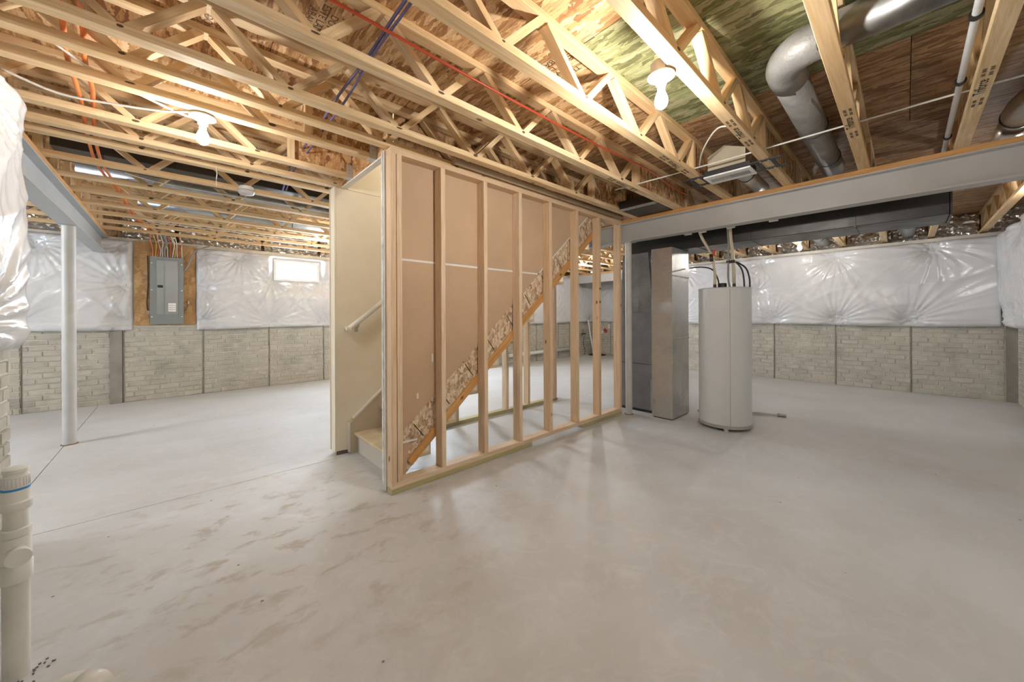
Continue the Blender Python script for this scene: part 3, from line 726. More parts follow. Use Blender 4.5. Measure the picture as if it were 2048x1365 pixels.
# ------------------------------------------------------------------ insulation blankets
def blanket(name, label, origin, U, Nn, w_, h_, pins, seed, thick=0.105, res=0.018, hole=None, folds=0.010, closeL=True, closeR=True, sag=0.02, topflap=None):
    """U along the wall, Z up, Nn into the room. pins in (u, v)."""
    r = random.Random(seed); O = Vector(origin); U = Vector(U); Nn = Vector(Nn); Zv = Vector((0, 0, 1))
    pd = []
    for (u, v) in pins:
        pd.append((u, v, r.randint(9, 13), r.uniform(0, 6.28), r.randint(17, 23), r.uniform(0, 6.28), r.uniform(0.7, 1.3)))
    fd = [(r.uniform(0, 6.28), r.uniform(5, 9), r.uniform(-3, 3)) for _ in range(3)]
    nu = int(w_/res)+1; nv = int(h_/res)+1
    V = []; F = []; idx = {}
    def hgt(u, v):
        e = 1.0
        if closeL: e = min(e, max(u, 0)/0.07)
        if closeR: e = min(e, max(w_-u, 0)/0.07)
        e = min(e, v/0.05+0.25, (h_-v)/0.05+0.25); e = max(0.0, min(1.0, e)); e = math.sqrt(e*(2-e)) if e < 1 else 1
        pf = 1.0; wr_ = 0.0
        for (pu, pv, n1, f1, n2, f2, am) in pd:
            dx, dy = u-pu, v-pv; q = dx*dx+dy*dy
            if q > 1.6: continue
            dd = math.sqrt(q)
            pf = min(pf, 0.22+0.78*(1-math.exp(-q/0.028)))
            th = math.atan2(dy, dx)
            wgt = math.exp(-dd/0.30)*min(1, dd/0.06)
            s1 = math.sin(th*n1+f1+1.6*math.sin(th*2+f2)+2.0*dd)
            wr_ += am*wgt*(0.040*(1-abs(s1))**2.2+0.008*math.sin(th*n2+f2+3*dd))
        fo = 0.0
        for (ph, k, kk) in fd: fo += folds*0.4*math.sin(k*u+kk*v*2.0+ph+1.2*math.sin(3.1*v+ph))
        fo += folds*0.7*(1-abs(math.sin(4*u-6*v+2*math.sin(2.3*u)+1.3*math.sin(5*v))))**2
        if hole:
            hx0, hx1, hz0, hz1 = hole
            ddx = max(hx0-u, 0, u-hx1); ddz = max(hz0-v, 0, v-hz1); q = math.hypot(ddx, ddz)
            e = min(e, 0.25+q/0.10)
        return thick*e*pf+(wr_+fo)*min(1, e)
    for j in range(nv+1):
        for i in range(nu+1):
            u = w_*i/nu; v = h_*j/nv
            z = v
            if j == 0: z -= sag*0.5*(1+math.sin(u*2.3+seed))
            p = O+U*u+Zv*z+Nn*max(hgt(u, v), 0.003)
            idx[(i, j)] = len(V); V.append(p)
    for j in range(nv):
        for i in range(nu):
            if hole:
                u = w_*(i+0.5)/nu; v = h_*(j+0.5)/nv
                if hole[0] < u < hole[1] and hole[2] < v < hole[3]: continue
            F.append((idx[(i, j)], idx[(i+1, j)], idx[(i+1, j+1)], idx[(i, j+1)]))
    # close the rim back to the wall
    def rimv(i, j):
        q = V[idx[(i, j)]]; b = q-Nn*((q-O).dot(Nn)-0.001); V.append(b); return len(V)-1
    loop = [(i, 0) for i in range(nu)]+[(nu, j) for j in range(nv)]+[(i, nv) for i in range(nu, 0, -1)]+[(0, j) for j in range(nv, 0, -1)]
    rv = [rimv(*q) for q in loop]
    for k in range(len(loop)):
        k2 = (k+1) % len(loop); F.append((idx[loop[k2]], idx[loop[k]], rv[k], rv[k2]))
    t = thing(name, O+U*(w_/2), label, 'insulation')
    o = pyobj('vinyl_sheet', V, F, 'white_vinyl', t, O, smooth=True)
    bm = bmesh.new(); bm.from_mesh(o.data); bmesh.ops.recalc_face_normals(bm, faces=bm.faces[:]); bm.to_mesh(o.data); bm.free()
    for (u, v) in pins:
        p = O+U*u+Zv*v+Nn*(hgt(u, v)+0.002)
        wsh = tube('washer', [p-Nn*0.003, p+Nn*0.002], 0.016, 'paper_white', t, 10)
        tube('nail_head', [p+Nn*0.002, p+Nn*0.004], 0.005, 'ink', wsh, 8)
    return t
ZI = 1.03; HI_ = 2.275-ZI
# right wall: u runs along -Y from YJ-? ; pins at Y
blanket('insulation_blanket', 'long white vinyl insulation blanket on the wall behind the water heater', (XR, 4.2, ZI), (0, -1, 0), (-1, 0, 0), 4.2-(YF+0.15), HI_,
        [(4.2-y, v) for y, v in ((3.4, 0.07), (2.55, 0.07), (1.67, 0.07), (0.79, 0.065), (-0.05, 0.065), (3.3, 1.16), (2.3, 1.16), (1.85, 1.16), (0.80, 1.15), (-0.28, 1.16), (1.95, 0.62))], 11, closeR=False)
blanket('insulation_blanket', 'bulging white vinyl insulation at the right edge of the picture', (3.2, YF, ZI), (1, 0, 0), (0, 1, 0), XR-0.02-3.2, HI_+0.02,
        [(0.9, 0.07), (2.0, 0.07), (3.1, 0.07), (4.2, 0.07), (4.95, 0.08), (1.2, 1.18), (2.6, 1.18), (3.9, 1.18)], 12, thick=0.17, closeR=False)
# back wall, left and right of the panel
blanket('insulation_blanket', 'white vinyl insulation blanket behind the slim column', (-3.9, YB, 1.04), (1, 0, 0), (0, -1, 0), 3.9-0.44, 1.245,
        [(3.40, 0.09), (3.40, 0.62), (3.38, 1.16), (2.45, 0.08), (1.4, 0.08), (2.62, 1.12), (1.6, 1.18), (0.5, 0.08)], 13, folds=0.02)
WX, WX2, WZ0, WZ1 = 1.26, 1.99, 1.835, 2.205
blanket('insulation_blanket', 'white vinyl insulation blanket around the small bright window', (0.24, YB, 1.025), (1, 0, 0), (0, -1, 0), 2.98, 1.245,
        [(0.05, 0.10), (0.05, 0.62), (0.05, 1.17), (0.98, 0.07), (1.80, 0.08), (0.55, 1.17), (0.985, 0.79), (1.80, 0.79), (1.4, 0.765), (2.8, 0.08), (2.7, 1.15)], 14, hole=(WX-0.24, WX2-0.24, WZ0-1.025, WZ1-1.025), folds=0.014)
# near left wall
blanket('insulation_blanket', 'white vinyl insulation hanging close at the left edge of the picture', (XL, 0.6, 1.075), (0, 1, 0), (1, 0, 0), 3.08-0.6, 1.245,
        [(0.5, 0.08), (1.4, 0.08), (0.9, 1.2), (1.95, 1.15), (2.05, 0.10)], 15, thick=0.095, folds=0.02)
# far corner
blanket('insulation_blanket', 'white vinyl insulation behind the sump, seen between the studs', (5.4, YB2, 1.0), (1, 0, 0), (0, -1, 0), XF2-5.45, 1.27,
        [(1.2, 0.06), (2.2, 0.06), (3.2, 0.06), (4.0, 0.06), (1.5, 1.2), (2.6, 1.2), (3.6, 1.2)], 16, res=0.03, closeR=False)
blanket('insulation_blanket', 'white vinyl insulation in the far corner beside the last studs', (XF2, YB2-0.10, 1.0), (0, -1, 0), (-1, 0, 0), YB2-YJ-0.13, 1.27,
        [(0.5, 0.06), (1.3, 0.06), (0.7, 1.2), (1.6, 1.2)], 17, res=0.03, closeL=False)

# crumpled foil in the joist bays above the walls
def foil(label, axis, face, a0, a1, z0, z1, seed, depth=0.08, group='foil-faced insulation above the walls'):
    r = random.Random(seed); nu = max(6, int((a1-a0)/0.028)); nv = max(5, int((z1-z0)/0.028)); V = []; F = []
    for j in range(nv+1):
        for i in range(nu+1):
            a = a0+(a1-a0)*i/nu; z = z0+(z1-z0)*j/nv
            d = -depth*(0.5+0.5*math.sin(PI*j/nv))-r.uniform(0, 0.035)
            V.append((face+d, a, z) if axis == 'x' else (a, face+d, z))
    for j in range(nv):
        for i in range(nu):
            q = j*(nu+1)+i; f = (q, q+1, q+nu+2, q+nu+1)
            F += [(f[0], f[1], f[2]), (f[0], f[2], f[3])] if (i+j) % 2 else [(f[0], f[1], f[3]), (f[1], f[2], f[3])]
    n = len(V)
    lo = [(i) for i in range(nu+1)]; hi_ = [nv*(nu+1)+i for i in range(nu+1)]
    V += [(face, v[1], v[2]) if axis == 'x' else (v[0], face, v[2]) for v in (V[0], V[nu], V[nv*(nu+1)], V[nv*(nu+1)+nu])]
    F += [tuple(reversed(lo))+(n, n+1), tuple(hi_)+(n+3, n+2)]
    o = pyobj('foil_batt', V, F, 'foil', None, V[0])
    tag(o, label, 'insulation', group)
gs = [g for g in grid if g < YJ]
ys = [YF-0.15]+gs
for i in range(len(ys)-1):
    foil('crumpled silver foil insulation above the right-hand blanket, %s bay from the right side wall' % ORD[i+1], 'x', XR+0.195, ys[i]+0.036, ys[i+1]-0.036, 2.345, 2.655, 40+i)
for i, (a, b) in enumerate(((-3.6, -0.9), (-0.55, 0.0), (0.05, 1.1), (1.15, 2.0), (2.05, 3.6))):
    foil('crumpled silver foil insulation at the top of the back wall, %s piece from the left' % ORD[i+1], 'y', YB+0.195, a, b, 2.34, 2.655, 60+i)

# ------------------------------------------------------------------ windows
def window(n, x0, x1, z0, z1, face, label, glow='window_glow'):
    wn = tag(link('window_%d' % n, None, None, None, ((x0+x1)/2, face, z0)), label, kind='structure')
    f = 0.045; s = 0.022
    for (a, b, c, d) in ((x0, x1, z1-f, z1), (x0, x1, z0, z0+f), (x0, x0+f, z0+f, z1-f), (x1-f, x1, z0+f, z1-f)):
        box('window_frame', a, b, face-0.045, face-0.001, c, d, 'vinyl_frame', wn, 0.003)
    for (a, b, c, d) in ((x0+f, x1-f, z1-f-s, z1-f), (x0+f, x1-f, z0+f, z0+f+s), (x0+f, x0+f+s, z0+f+s, z1-f-s), (x1-f-s, x1-f, z0+f+s, z1-f-s)):
        box('sash', a, b, face-0.032, face-0.001, c, d, 'vinyl_frame', wn, 0.002)
    box('pane', x0+f+s, x1-f-s, face-0.016, face-0.010, z0+f+s, z1-f-s, glow, wn)
    return wn
window(1, WX, WX2, WZ0, WZ1, YB, 'small basement hopper window bright with daylight')
window(2, 3.30, 4.35, 1.55, WZ1, YB, 'daylit window hidden behind the stairs', 'window_glow_rear')  # unseen window, added to send cool light under the stairs
w3 = window(3, -3.2, -2.0, 1.45, WZ1, YB, 'daylit window at the end of the left alcove', 'window_glow_alcove')  # added out of view to brighten the left part of the floor
w3.location = (XA, 5.2, 1.45); w3.rotation_euler = (0, 0, PI/2)

# ------------------------------------------------------------------ electrical panel
tag(box('plywood_board', -0.425, -0.275, YB-0.022, YB-0.0125, 1.085, 2.30, 'plywood'), 'narrow plywood strip left of the electrical panel', 'plywood')
tag(box('plywood_board', -0.272, 0.235, YB-0.024, YB-0.0125, 1.085, 2.30, 'plywood'), 'wide plywood board behind the electrical panel', 'plywood')
ep = thing('electrical_panel', (-0.083, YB-0.03, 1.10), 'grey metal electrical breaker panel on the back wall', 'electrical panel')
PY = YB-0.10
box('cabinet', -0.250, 0.084, PY+0.004, YB-0.025, 1.11, 2.08, 'panel_grey', ep, 0.003)
box('cover', -0.262, 0.096, PY-0.006, PY+0.0035, 1.10, 2.09, 'panel_grey', ep, 0.003)
dr = box('door', -0.195, 0.035, PY-0.014, PY-0.0065, 1.24, 2.04, 'panel_door_grey', ep, 0.003)
box('door_ridge', -0.118, -0.110, PY-0.0165, PY-0.0145, 1.25, 2.03, 'panel_grey', dr)
box('latch', -0.185, -0.128, PY-0.019, PY-0.0145, 1.635, 1.672, 'black_plastic', dr)
lb = box('label_sheet', -0.072, 0.012, PY-0.0160, PY-0.0145, 1.285, 1.41, 'paper_white', dr)
for zz in (1.315, 1.345, 1.375): box('label_line', -0.070, 0.010, PY-0.0172, PY-0.0162, zz, zz+0.006, 'cable_grey', lb)
for x in (-0.245, 0.078):
    for z in (1.21, 1.60, 1.99): tube('screw', [(x, PY-0.006, z), (x, PY-0.009, z)], 0.008, 'grille_white', ep, 8)
cols = ['cable_orange', 'cable_yellow', 'cable_red', 'cable_white', 'cable_white', 'cable_grey', 'cable_white', 'cable_red', 'cable_white', 'cable_yellow', 'cable_white', 'cable_red', 'cable_white']
cn = {'cable_orange': 'orange', 'cable_yellow': 'yellow', 'cable_red': 'red', 'cable_white': 'white', 'cable_grey': 'thick grey'}
seen = {}
for i, c in enumerate(cols):
    x = -0.235+i*0.0265; seen[c] = seen.get(c, 0)+1; rr = 0.014 if c == 'cable_grey' else 0.0065
    o = tube('panel_cable', [(x, PY+0.035, 2.09), (x+0.01*math.sin(i), PY+0.03, 2.2), (x-0.02*math.cos(i*2), PY+0.0, 2.30), (x-0.03, PY-0.06, 2.42)], rr, c, None, 6, curve=4)
    tag(o, '%s %s cable entering the panel top, counted from the left' % (ORD[seen[c]], cn[c]), 'cable', 'cables above the electrical panel')
tag(tube('ground_cable', [(0.10, PY+0.03, 1.90), (0.15, PY, 1.98), (0.19, PY-0.02, 2.12), (0.24, PY-0.03, 2.22), (0.40, PY-0.06, 2.30)], 0.010, 'cable_grey', None, 8, curve=5), 'dark grey cable curving out of the panel right side', 'cable')
tag(tube('ground_wire', [(-0.29, YB-0.03, 2.1), (-0.287, YB-0.03, 1.7), (-0.30, YB-0.03, 1.4), (-0.285, YB-0.03, 1.29)], 0.005, 'cable_black', None, 6, curve=4), 'thin black wire down the plywood left of the panel', 'wire')
tag(box('junction_block', -0.30, -0.265, YB-0.06, YB-0.0255, 1.25, 1.30, 'duct_board'), 'tiny cream block at the panel lower left', 'connector')
pl = thing('night_light', (0.155, YB-0.03, 1.35), 'small bare wire with a white tip right of the panel', 'wire')
tube('lead', [(0.10, YB-0.03, 1.30), (0.13, YB-0.04, 1.32), (0.15, YB-0.045, 1.40)], 0.004, 'rust_brown', pl, 6, curve=4)
tube('tip', [(0.15, YB-0.045, 1.40), (0.152, YB-0.045, 1.45)], 0.012, 'porcelain', pl, 8)

# ------------------------------------------------------------------ bulbs in porcelain holders
def bulb(x, y, label, glow='bulb_glow', side=0):
    t = thing('bulb_holder', (x, y, 2.355), label, 'light')
    if side: lathe('junction_box', [(0.048, 0.0), (0.050, 0.004), (0.050, 0.05), (0.045, 0.055)], (x, y, 2.352), 'hanger_steel', t, 8, False)
    lathe('base', [(0.050, 0.018), (0.060, 0.014), (0.061, 0.008), (0.050, 0.002), (0.030, -0.006), (0.024, -0.020), (0.023, -0.030), (0.018, -0.031)][::-1], (x, y, 2.333), 'porcelain', t, 28)
    lathe('socket', [(0.013, -0.022), (0.017, -0.020), (0.017, 0.0)], (x, y, 2.303), 'trim_white', t, 16)
    prof = [(0.004, -0.108), (0.014, -0.104), (0.024, -0.094), (0.029, -0.080), (0.030, -0.068), (0.027, -0.052), (0.020, -0.034), (0.014, -0.020), (0.013, -0.012)]
    lathe('glass', prof, (x, y, 2.296), glow, t, 14)
bulb(1.70, 0.785, 'lit bulb in a white porcelain holder nearest the camera', 'bulb_glow_bright', side=1)
bulb(0.12, 2.715, 'lit bulb in a white porcelain holder at the upper left', 'bulb_glow_soft', side=1)
bulb(7.05, 1.10, 'lit bulb beyond the long beam near the foil insulation', side=1)
bulb(1.74, 5.72, 'lit bulb half hidden behind the stair wall edge', side=1)
bulb(6.9, 4.692, 'lit bulb in the far corner beyond the stairs', 'bulb_glow_bright', side=1)  # unseen bulb, added for the warm light in the far corner
bulb(-2.2, 5.18, 'lit bulb in the left alcove beyond the left beam', 'bulb_glow_soft', side=1)  # added off camera to lift the left floor and back wall
bulb(5.6, -0.842, 'lit bulb beyond the long beam close to the right side wall', 'bulb_glow_soft', side=1)  # extra bulb just outside the frame, added for brightness
bulb(3.4, 5.18, 'lit bulb hidden behind the stairs', side=1)  # added where the stairs hide it, as extra light for the rear
sl = thing('stair_lamp', (2.3, 2.9, 3.6), 'round ceiling lamp over the upper stairs', 'light')  # unseen lamp added upstairs to light the cream wall and treads
lathe('lamp_base', [(0.11, -0.02), (0.12, -0.0005)], (2.3, 2.9, 3.6), 'porcelain', sl, 24)
lathe('shade', [(0.02, -0.10), (0.07, -0.085), (0.10, -0.05), (0.105, -0.021)], (2.3, 2.9, 3.6), 'lamp_glow', sl, 24)
sd = thing('smoke_detector', (0.47, 3.985, 2.355), 'white round smoke detector between the joists on the left', 'smoke detector')
lathe('mount', [(0.052, 0.0), (0.055, 0.03), (0.05, 0.034)], (0.47, 3.985, 2.332), 'grille_white', sd, 24)
lathe('housing', [(0.030, -0.040), (0.052, -0.034), (0.062, -0.016), (0.066, -0.003), (0.060, 0.0)], (0.47, 3.985, 2.331), 'porcelain', sd, 28)
lathe('vent_ring', [(0.0665, -0.003), (0.0672, 0.001)], (0.47, 3.985, 2.326), 'cable_grey', sd, 28)

# ------------------------------------------------------------------ ducts
def duct(name, label, pts, r, mat, rings=(), curve=0, seg=24):
    t = thing(name, pts[0], label, 'duct')
    P = resample(pts, curve) if curve else pts
    tube('duct_run', P, r, mat, t, seg)
    for (p, d) in rings:
        p, d = Vector(p), Vector(d)
        tube('seam_band', [p-d*0.006, p+d*0.006], r+0.004, 'galvanized_dark', t, seg)
        box('hang_strap', p.x-0.012, p.x+0.012, p.y-0.001, p.y+0.001, p.z+r+0.003, JT-0.0005, 'hanger_steel', t)
    return t
el = [(4.30, 0.43, 2.46), (3.6, 0.43, 2.47), (2.75, 0.43, 2.485)]
for k in range(0, 9):
    a = PI/2*k/8; el.append((2.52-0.13*math.sin(a)-0.12, 0.43-0.13*(1-math.cos(a)), 2.49))
P_ = el[:3]+[(2.40, 0.43, 2.49)]+[(2.40-0.16*math.sin(PI/2*k/8), 0.43-0.16*(1-math.cos(PI/2*k/8)), 2.49) for k in range(1, 9)]
dt = thing('round_duct', (3.3, 0.43, 2.39), 'grey round duct with a fat elbow between the joists', 'duct')
tube('straight_run', [(4.30, 0.43, 2.505), (2.44, 0.43, 2.505)], 0.078, 'mastic_duct', dt, 26)
tube('elbow', [(2.50, 0.43, 2.505)]+[(p[0], p[1], 2.51) for p in P_[3:]]+[(2.24, 0.225, 2.515)], 0.086, 'mastic_duct', dt, 26)
tube('cross_run', [(2.24, 0.262, 2.515), (2.24, -1.0, 2.53)], 0.080, 'galvanized_dull', dt, 26)
for x in (3.25, 3.95): tube('seam_band', [(x-0.006, 0.43, 2.505), (x+0.006, 0.43, 2.505)], 0.0825, 'black_steel', dt, 26)
tube('seam_band', [(2.24, 0.275, 2.515), (2.24, 0.262, 2.515)], 0.090, 'black_steel', dt, 26)
dt = thing('round_duct', (3.9, -0.5, 2.4), 'shiny round duct and boot at the top right corner', 'duct')
tube('straight_run', [(4.30, -0.50, 2.46), (3.92, -0.50, 2.47)], 0.075, 'galvanized', dt, 24)
tube('elbow', [(3.96, -0.50, 2.47), (3.80, -0.51, 2.48), (3.70, -0.56, 2.49), (3.66, -0.68, 2.49)], 0.080, 'galvanized', dt, 24, curve=5)
tube('seam_band', [(3.93, -0.50, 2.47), (3.945, -0.50, 2.47)], 0.083, 'galvanized_dark', dt, 24)
duct('round_duct', 'round duct running to the foil wall, nearer the lit far bulb', [(4.95, 0.95, 2.47), (8.25, 0.95, 2.45)], 0.076, 'galvanized_blue', [((7.4, 0.95, 2.456), (1, 0, 0))])
duct('round_duct', 'round duct running to the foil wall, nearer the right side wall', [(4.95, -0.03, 2.47), (8.25, -0.03, 2.45)], 0.076, 'galvanized_blue', [((7.4, -0.03, 2.456), (1, 0, 0))])
duct('round_duct', 'bluish galvanized pipe between the left joists behind the smoke detector', [(-0.62, 4.85, 2.50), (2.6, 4.85, 2.50)], 0.072, 'galvanized_blue', [((0.5, 4.85, 2.5), (1, 0, 0))])
duct('round_duct', 'second bluish galvanized pipe between the left joists, farther back', [(-0.3, 5.82, 2.50), (2.6, 5.82, 2.50)], 0.072, 'galvanized_blue', [((1.2, 5.82, 2.5), (1, 0, 0))])
tr = thing('flat_duct', (1.5, 4.36, 2.41), 'dark flat rectangular duct between the left joists', 'duct')
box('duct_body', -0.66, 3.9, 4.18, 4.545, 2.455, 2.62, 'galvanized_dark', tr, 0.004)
for x in (0.4, 1.6, 2.8): box('seam_band', x-0.01, x+0.01, 4.176, 4.549, 2.451, 2.624, 'galvanized_dark', tr)
tk = thing('trunk_duct', (4.68, 1.0, 1.98), 'long dark rectangular trunk duct behind the long beam', 'duct')
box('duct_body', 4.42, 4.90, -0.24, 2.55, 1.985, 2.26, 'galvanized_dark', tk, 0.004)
for y in (0.30, 1.10, 1.62): box('seam_band', 4.414, 4.906, y-0.006, y+0.006, 1.979, 2.266, 'galvanized_dark', tk)
box('end_cap', 4.41, 4.91, -0.252, -0.2405, 1.975, 2.27, 'galvanized_dark', tk)
pb = thing('plenum_box', (3.85, 1.92, 2.36), 'flat galvanized pan crossing over the long beam by the stud wall', 'duct')
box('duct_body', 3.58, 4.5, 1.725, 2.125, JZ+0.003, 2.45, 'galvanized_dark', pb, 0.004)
box('bottom_lip', 3.56, 3.62, 1.72, 2.13, JZ-0.006, JZ+0.0025, 'galvanized', pb)
# return-air drop and furnace
rd = thing('duct_drop', (4.37, 1.91, 0), 'tall shiny galvanized duct standing beside the water heater', 'duct')
box('duct_body', 4.15, 4.41, 1.80, 2.045, 0.012, 1.984, 'galvanized', rd, 0.003)
box('side_body', 4.4105, 4.62, 1.802, 2.043, 0.012, 1.984, 'galvanized', rd, 0.003)
for z in (1.66, 0.93):
    box('slip_joint', 4.147, 4.622, 1.796, 1.7995, z-0.010, z+0.010, 'galvanized', rd, 0.001)
    for k in range(12): box('slip_tab', 4.16+k*0.038, 4.182+k*0.038, 1.7925, 1.7955, z-0.006, z+0.004, 'hanger_steel', rd)
box('slip_joint', 4.1455, 4.1495, 1.93, 2.04, 1.17, 1.185, 'hanger_steel', rd)
box('foot', 4.16, 4.60, 1.81, 2.03, 0.0, 0.0115, 'galvanized_dark', rd)
fu = thing('furnace', (4.6, 2.33, 0), 'dark metal furnace cabinet behind the end column', 'furnace')
box('cabinet', 4.26, 4.90, 2.085, 2.58, 0.035, 1.24, 'furnace_grey', fu, 0.006)
for z in (0.60,): box('door_gap', 4.2565, 4.2598, 2.10, 2.57, z-0.003, z+0.003, 'ink', fu)
box('plinth', 4.28, 4.88, 2.10, 2.56, 0.0, 0.0345, 'black_steel', fu)
prism('coil_plenum', [(2.10, 1.2405), (2.56, 1.2405), (2.50, 1.984), (2.16, 1.984)], 'x', 4.30, 4.86, 'mastic_duct', fu)
box('side_flange', 4.262, 4.30, 2.052, 2.0845, 0.035, 1.96, 'black_steel', fu)
box('drain_trap', 4.225, 4.258, 2.062, 2.10, 0.05, 0.42, 'cable_grey', fu, 0.008)

# ------------------------------------------------------------------ water heater
HXc, HYc, HR = 4.385, 1.335, 0.250
wh = thing('water_heater', (HXc, HYc, 0), 'tall grey cylindrical water heater', 'water heater')
lathe('tank', [(HR, 0.062), (HR, 1.478)], (HXc, HYc, 0), 'heater_paint', wh, 72)
lathe('bottom_ring', [(HR-0.03, 0.028), (HR+0.003, 0.030), (HR+0.003, 0.0615), (HR-0.01, 0.0618)], (HXc, HYc, 0), 'heater_ring', wh, 72)
lathe('top_cap', [(HR+0.003, 1.4785), (HR+0.003, 1.486), (HR-0.004, 1.492), (0.05, 1.496)], (HXc, HYc, 0), 'heater_paint', wh, 72)
for a in (200, 320, 80):
    lathe('foot', [(0.024, 0), (0.024, 0.028)], (HXc+0.205*math.cos(math.radians(a)), HYc+0.205*math.sin(math.radians(a)), 0), 'pvc_white', wh, 14)
a = math.atan2(-HYc, -HXc)+0.20
sx, sy = HXc+(HR+0.0006)*math.cos(a), HYc+(HR+0.0006)*math.sin(a)
tube('seam', [(sx, sy, 0.065), (sx, sy, 1.475)], 0.0018, 'heater_ring', wh, 6)
lathe('top_box', [(0.045, 0), (0.045, 0.05), (0.038, 0.056)], (4.40, 1.36, 1.495), 'black_plastic', wh, 8, False)
for k, (px, py) in enumerate(((4.40, 1.435), (4.42, 1.25))):
    lathe('nipple', [(0.017, 0), (0.017, 0.04), (0.013, 0.045)], (px, py, 1.495), 'brass_dark', wh, 12)
def ptag(o, l, c='pipe', g=None): return tag(o, l, c, g)
ptag(tube('water_pipe', [(4.40, 1.435, 1.541), (4.405, 1.437, 1.70), (4.385, 1.475, 1.90), (4.25, 1.53, 2.10), (4.19, 1.545, 2.36)], 0.0145, 'pex_beige', None, 12, curve=6), 'beige water pipe at the left of the heater top')
ptag(tube('water_pipe', [(4.42, 1.25, 1.541), (4.42, 1.255, 1.72), (4.40, 1.262, 1.90), (4.30, 1.25, 2.08), (4.19, 1.235, 2.36)], 0.0165, 'pex_beige', None, 12, curve=6), 'thicker beige water pipe at the right of the heater top')
v = thing('shutoff_valve', (4.39, 1.470, 1.84), 'small red-handled valve on the left heater pipe', 'valve')
tube('body', [(4.392, 1.462, 1.80), (4.388, 1.468, 1.88)], 0.019, 'brass_dark', v, 10)
box('handle', 4.375, 4.395, 1.42, 1.45, 1.86, 1.93, 'cable_red', v, 0.004)
tag(tube('black_hose', [(4.405, 1.395, 1.53), (4.42, 1.41, 1.60), (4.45, 1.47, 1.71), (4.5, 1.60, 1.76), (4.6, 1.78, 1.775)], 0.0075, 'cable_black', None, 8, curve=6), 'thin black tube arching from the heater cap to the left', 'hose')
tag(tube('black_hose', [(4.50, 1.125, 1.486), (4.50, 1.128, 1.60), (4.485, 1.16, 1.71), (4.45, 1.235, 1.775)], 0.0085, 'cable_black', None, 8, curve=6), 'right-hand black tube looping into the heater top', 'hose')
tag(tube('black_hose', [(4.46, 1.165, 1.487), (4.46, 1.17, 1.60), (4.455, 1.19, 1.70), (4.44, 1.238, 1.775)], 0.0085, 'cable_black', None, 8, curve=6), 'inner black tube looping into the heater top', 'hose')
tag(tube('flex_conduit', [(4.40, 1.285, 1.50), (4.385, 1.296, 1.60), (4.378, 1.293, 1.80), (4.36, 1.285, 1.98), (4.28, 1.275, 2.2)], 0.010, 'cable_grey', None, 8, curve=6), 'grey ribbed conduit strapped to the right heater pipe', 'conduit')
tag(box('strap', 4.37, 4.445, 1.23, 1.312, 1.765, 1.792, 'black_plastic', None, 0.004), 'black strap around the right heater pipe', 'strap')
dp = thing('drain_pipe', (5.15, 1.1, 0), 'white plastic drain pipe lying on the floor right of the heater', 'pipe')
tube('pipe_run', [(4.75, 1.75, 0.020), (5.16, 1.20, 0.020), (5.22, 1.02, 0.020)], 0.014, 'pvc_grime', dp, 10)
tube('end_fitting', [(5.218, 1.03, 0.021), (5.245, 0.95, 0.021)], 0.020, 'galvanized', dp, 10)

# ------------------------------------------------------------------ ceiling register on black rails
rg = thing('ceiling_register', (3.31, 0.95, 2.34), 'white slotted ceiling register on black hanger rails', 'register')
for x in (3.205, 3.405):
    box('hanger_rail', x-0.014, x+0.014, 0.60, 1.30, JZ-0.010, JZ-0.001, 'black_steel', rg, 0.001)
    for y in (0.68, 0.73, 1.17, 1.22): lathe('screw', [(0.006, 0), (0.004, 0.002)], (x, y, JZ-0.0125), 'grille_white', rg, 8)
for y in (0.66, 0.75, 1.15, 1.24): box('rail_tie', 3.215, 3.395, y-0.012, y+0.012, JZ-0.009, JZ-0.002, 'black_steel', rg)
box('housing', 3.215, 3.395, 0.80, 1.125, JZ-0.012, JZ+0.03, 'black_steel', rg)
fr = box('grille_frame', 3.205, 3.405, 0.795, 1.130, JZ-0.026, JZ-0.0125, 'grille_white', rg, 0.003)
for k in range(26):
    y = 0.825+k*0.0108
    dark = k < 13
    box('slot', 3.27, 3.345, y-0.0025, y+0.0025, JZ-0.0275, JZ-0.0262, 'slat_dark' if dark else 'cable_grey', fr)
prism('duct_boot', [(0.83, JZ+0.031), (1.10, JZ+0.031), (1.10, 2.50), (0.98, 2.56), (0.83, 2.50)], 'x', 3.22, 3.39, 'duct_board', rg)
tube('duct_collar', [(3.391, 0.955, 2.45), (4.25, 0.955, 2.45)], 0.062, 'galvanized', rg, 20)
tube('collar_band', [(3.72, 0.955, 2.45), (3.74, 0.955, 2.45)], 0.066, 'black_steel', rg, 20)

# ------------------------------------------------------------------ conduit, cables
cd = thing('plastic_conduit', (3.1, -0.185, 2.45), 'white plastic pipe clamped along a joist at the upper right', 'pipe')
tube('pipe_run', [(1.2, -0.198, 2.409), (4.25, -0.198, 2.409)], 0.0135, 'conduit_white', cd, 12)
for x in (1.9, 2.36, 2.98, 3.85): tube('clamp', [(x-0.012, -0.198, 2.409), (x+0.012, -0.198, 2.409)], 0.021, 'black_plastic', cd, 12)
def cable(label, pts, r, mat, n=5, name='cable', seg=8): return tag(tube(name, pts, r, mat, None, seg, curve=n), label, 'cable')
cable('long white cable strung across the joists in front of the register', [(3.09, 1.88, 2.405), (3.10, 1.42, 2.40), (3.12, 1.15, 2.405), (3.12, 0.92, 2.403), (3.125, 0.43, 2.405), (3.12, -0.1, 2.405), (3.13, -0.6, 2.405), (3.13, -1.0, 2.41)], 0.006, 'cable_white')
cable('white cable looping down beside the register boot', [(2.65, 0.74, 2.42), (2.70, 0.86, 2.47), (2.85, 1.00, 2.43), (3.10, 1.12, 2.42), (3.22, 1.15, 2.44)], 0.0055, 'cable_white')
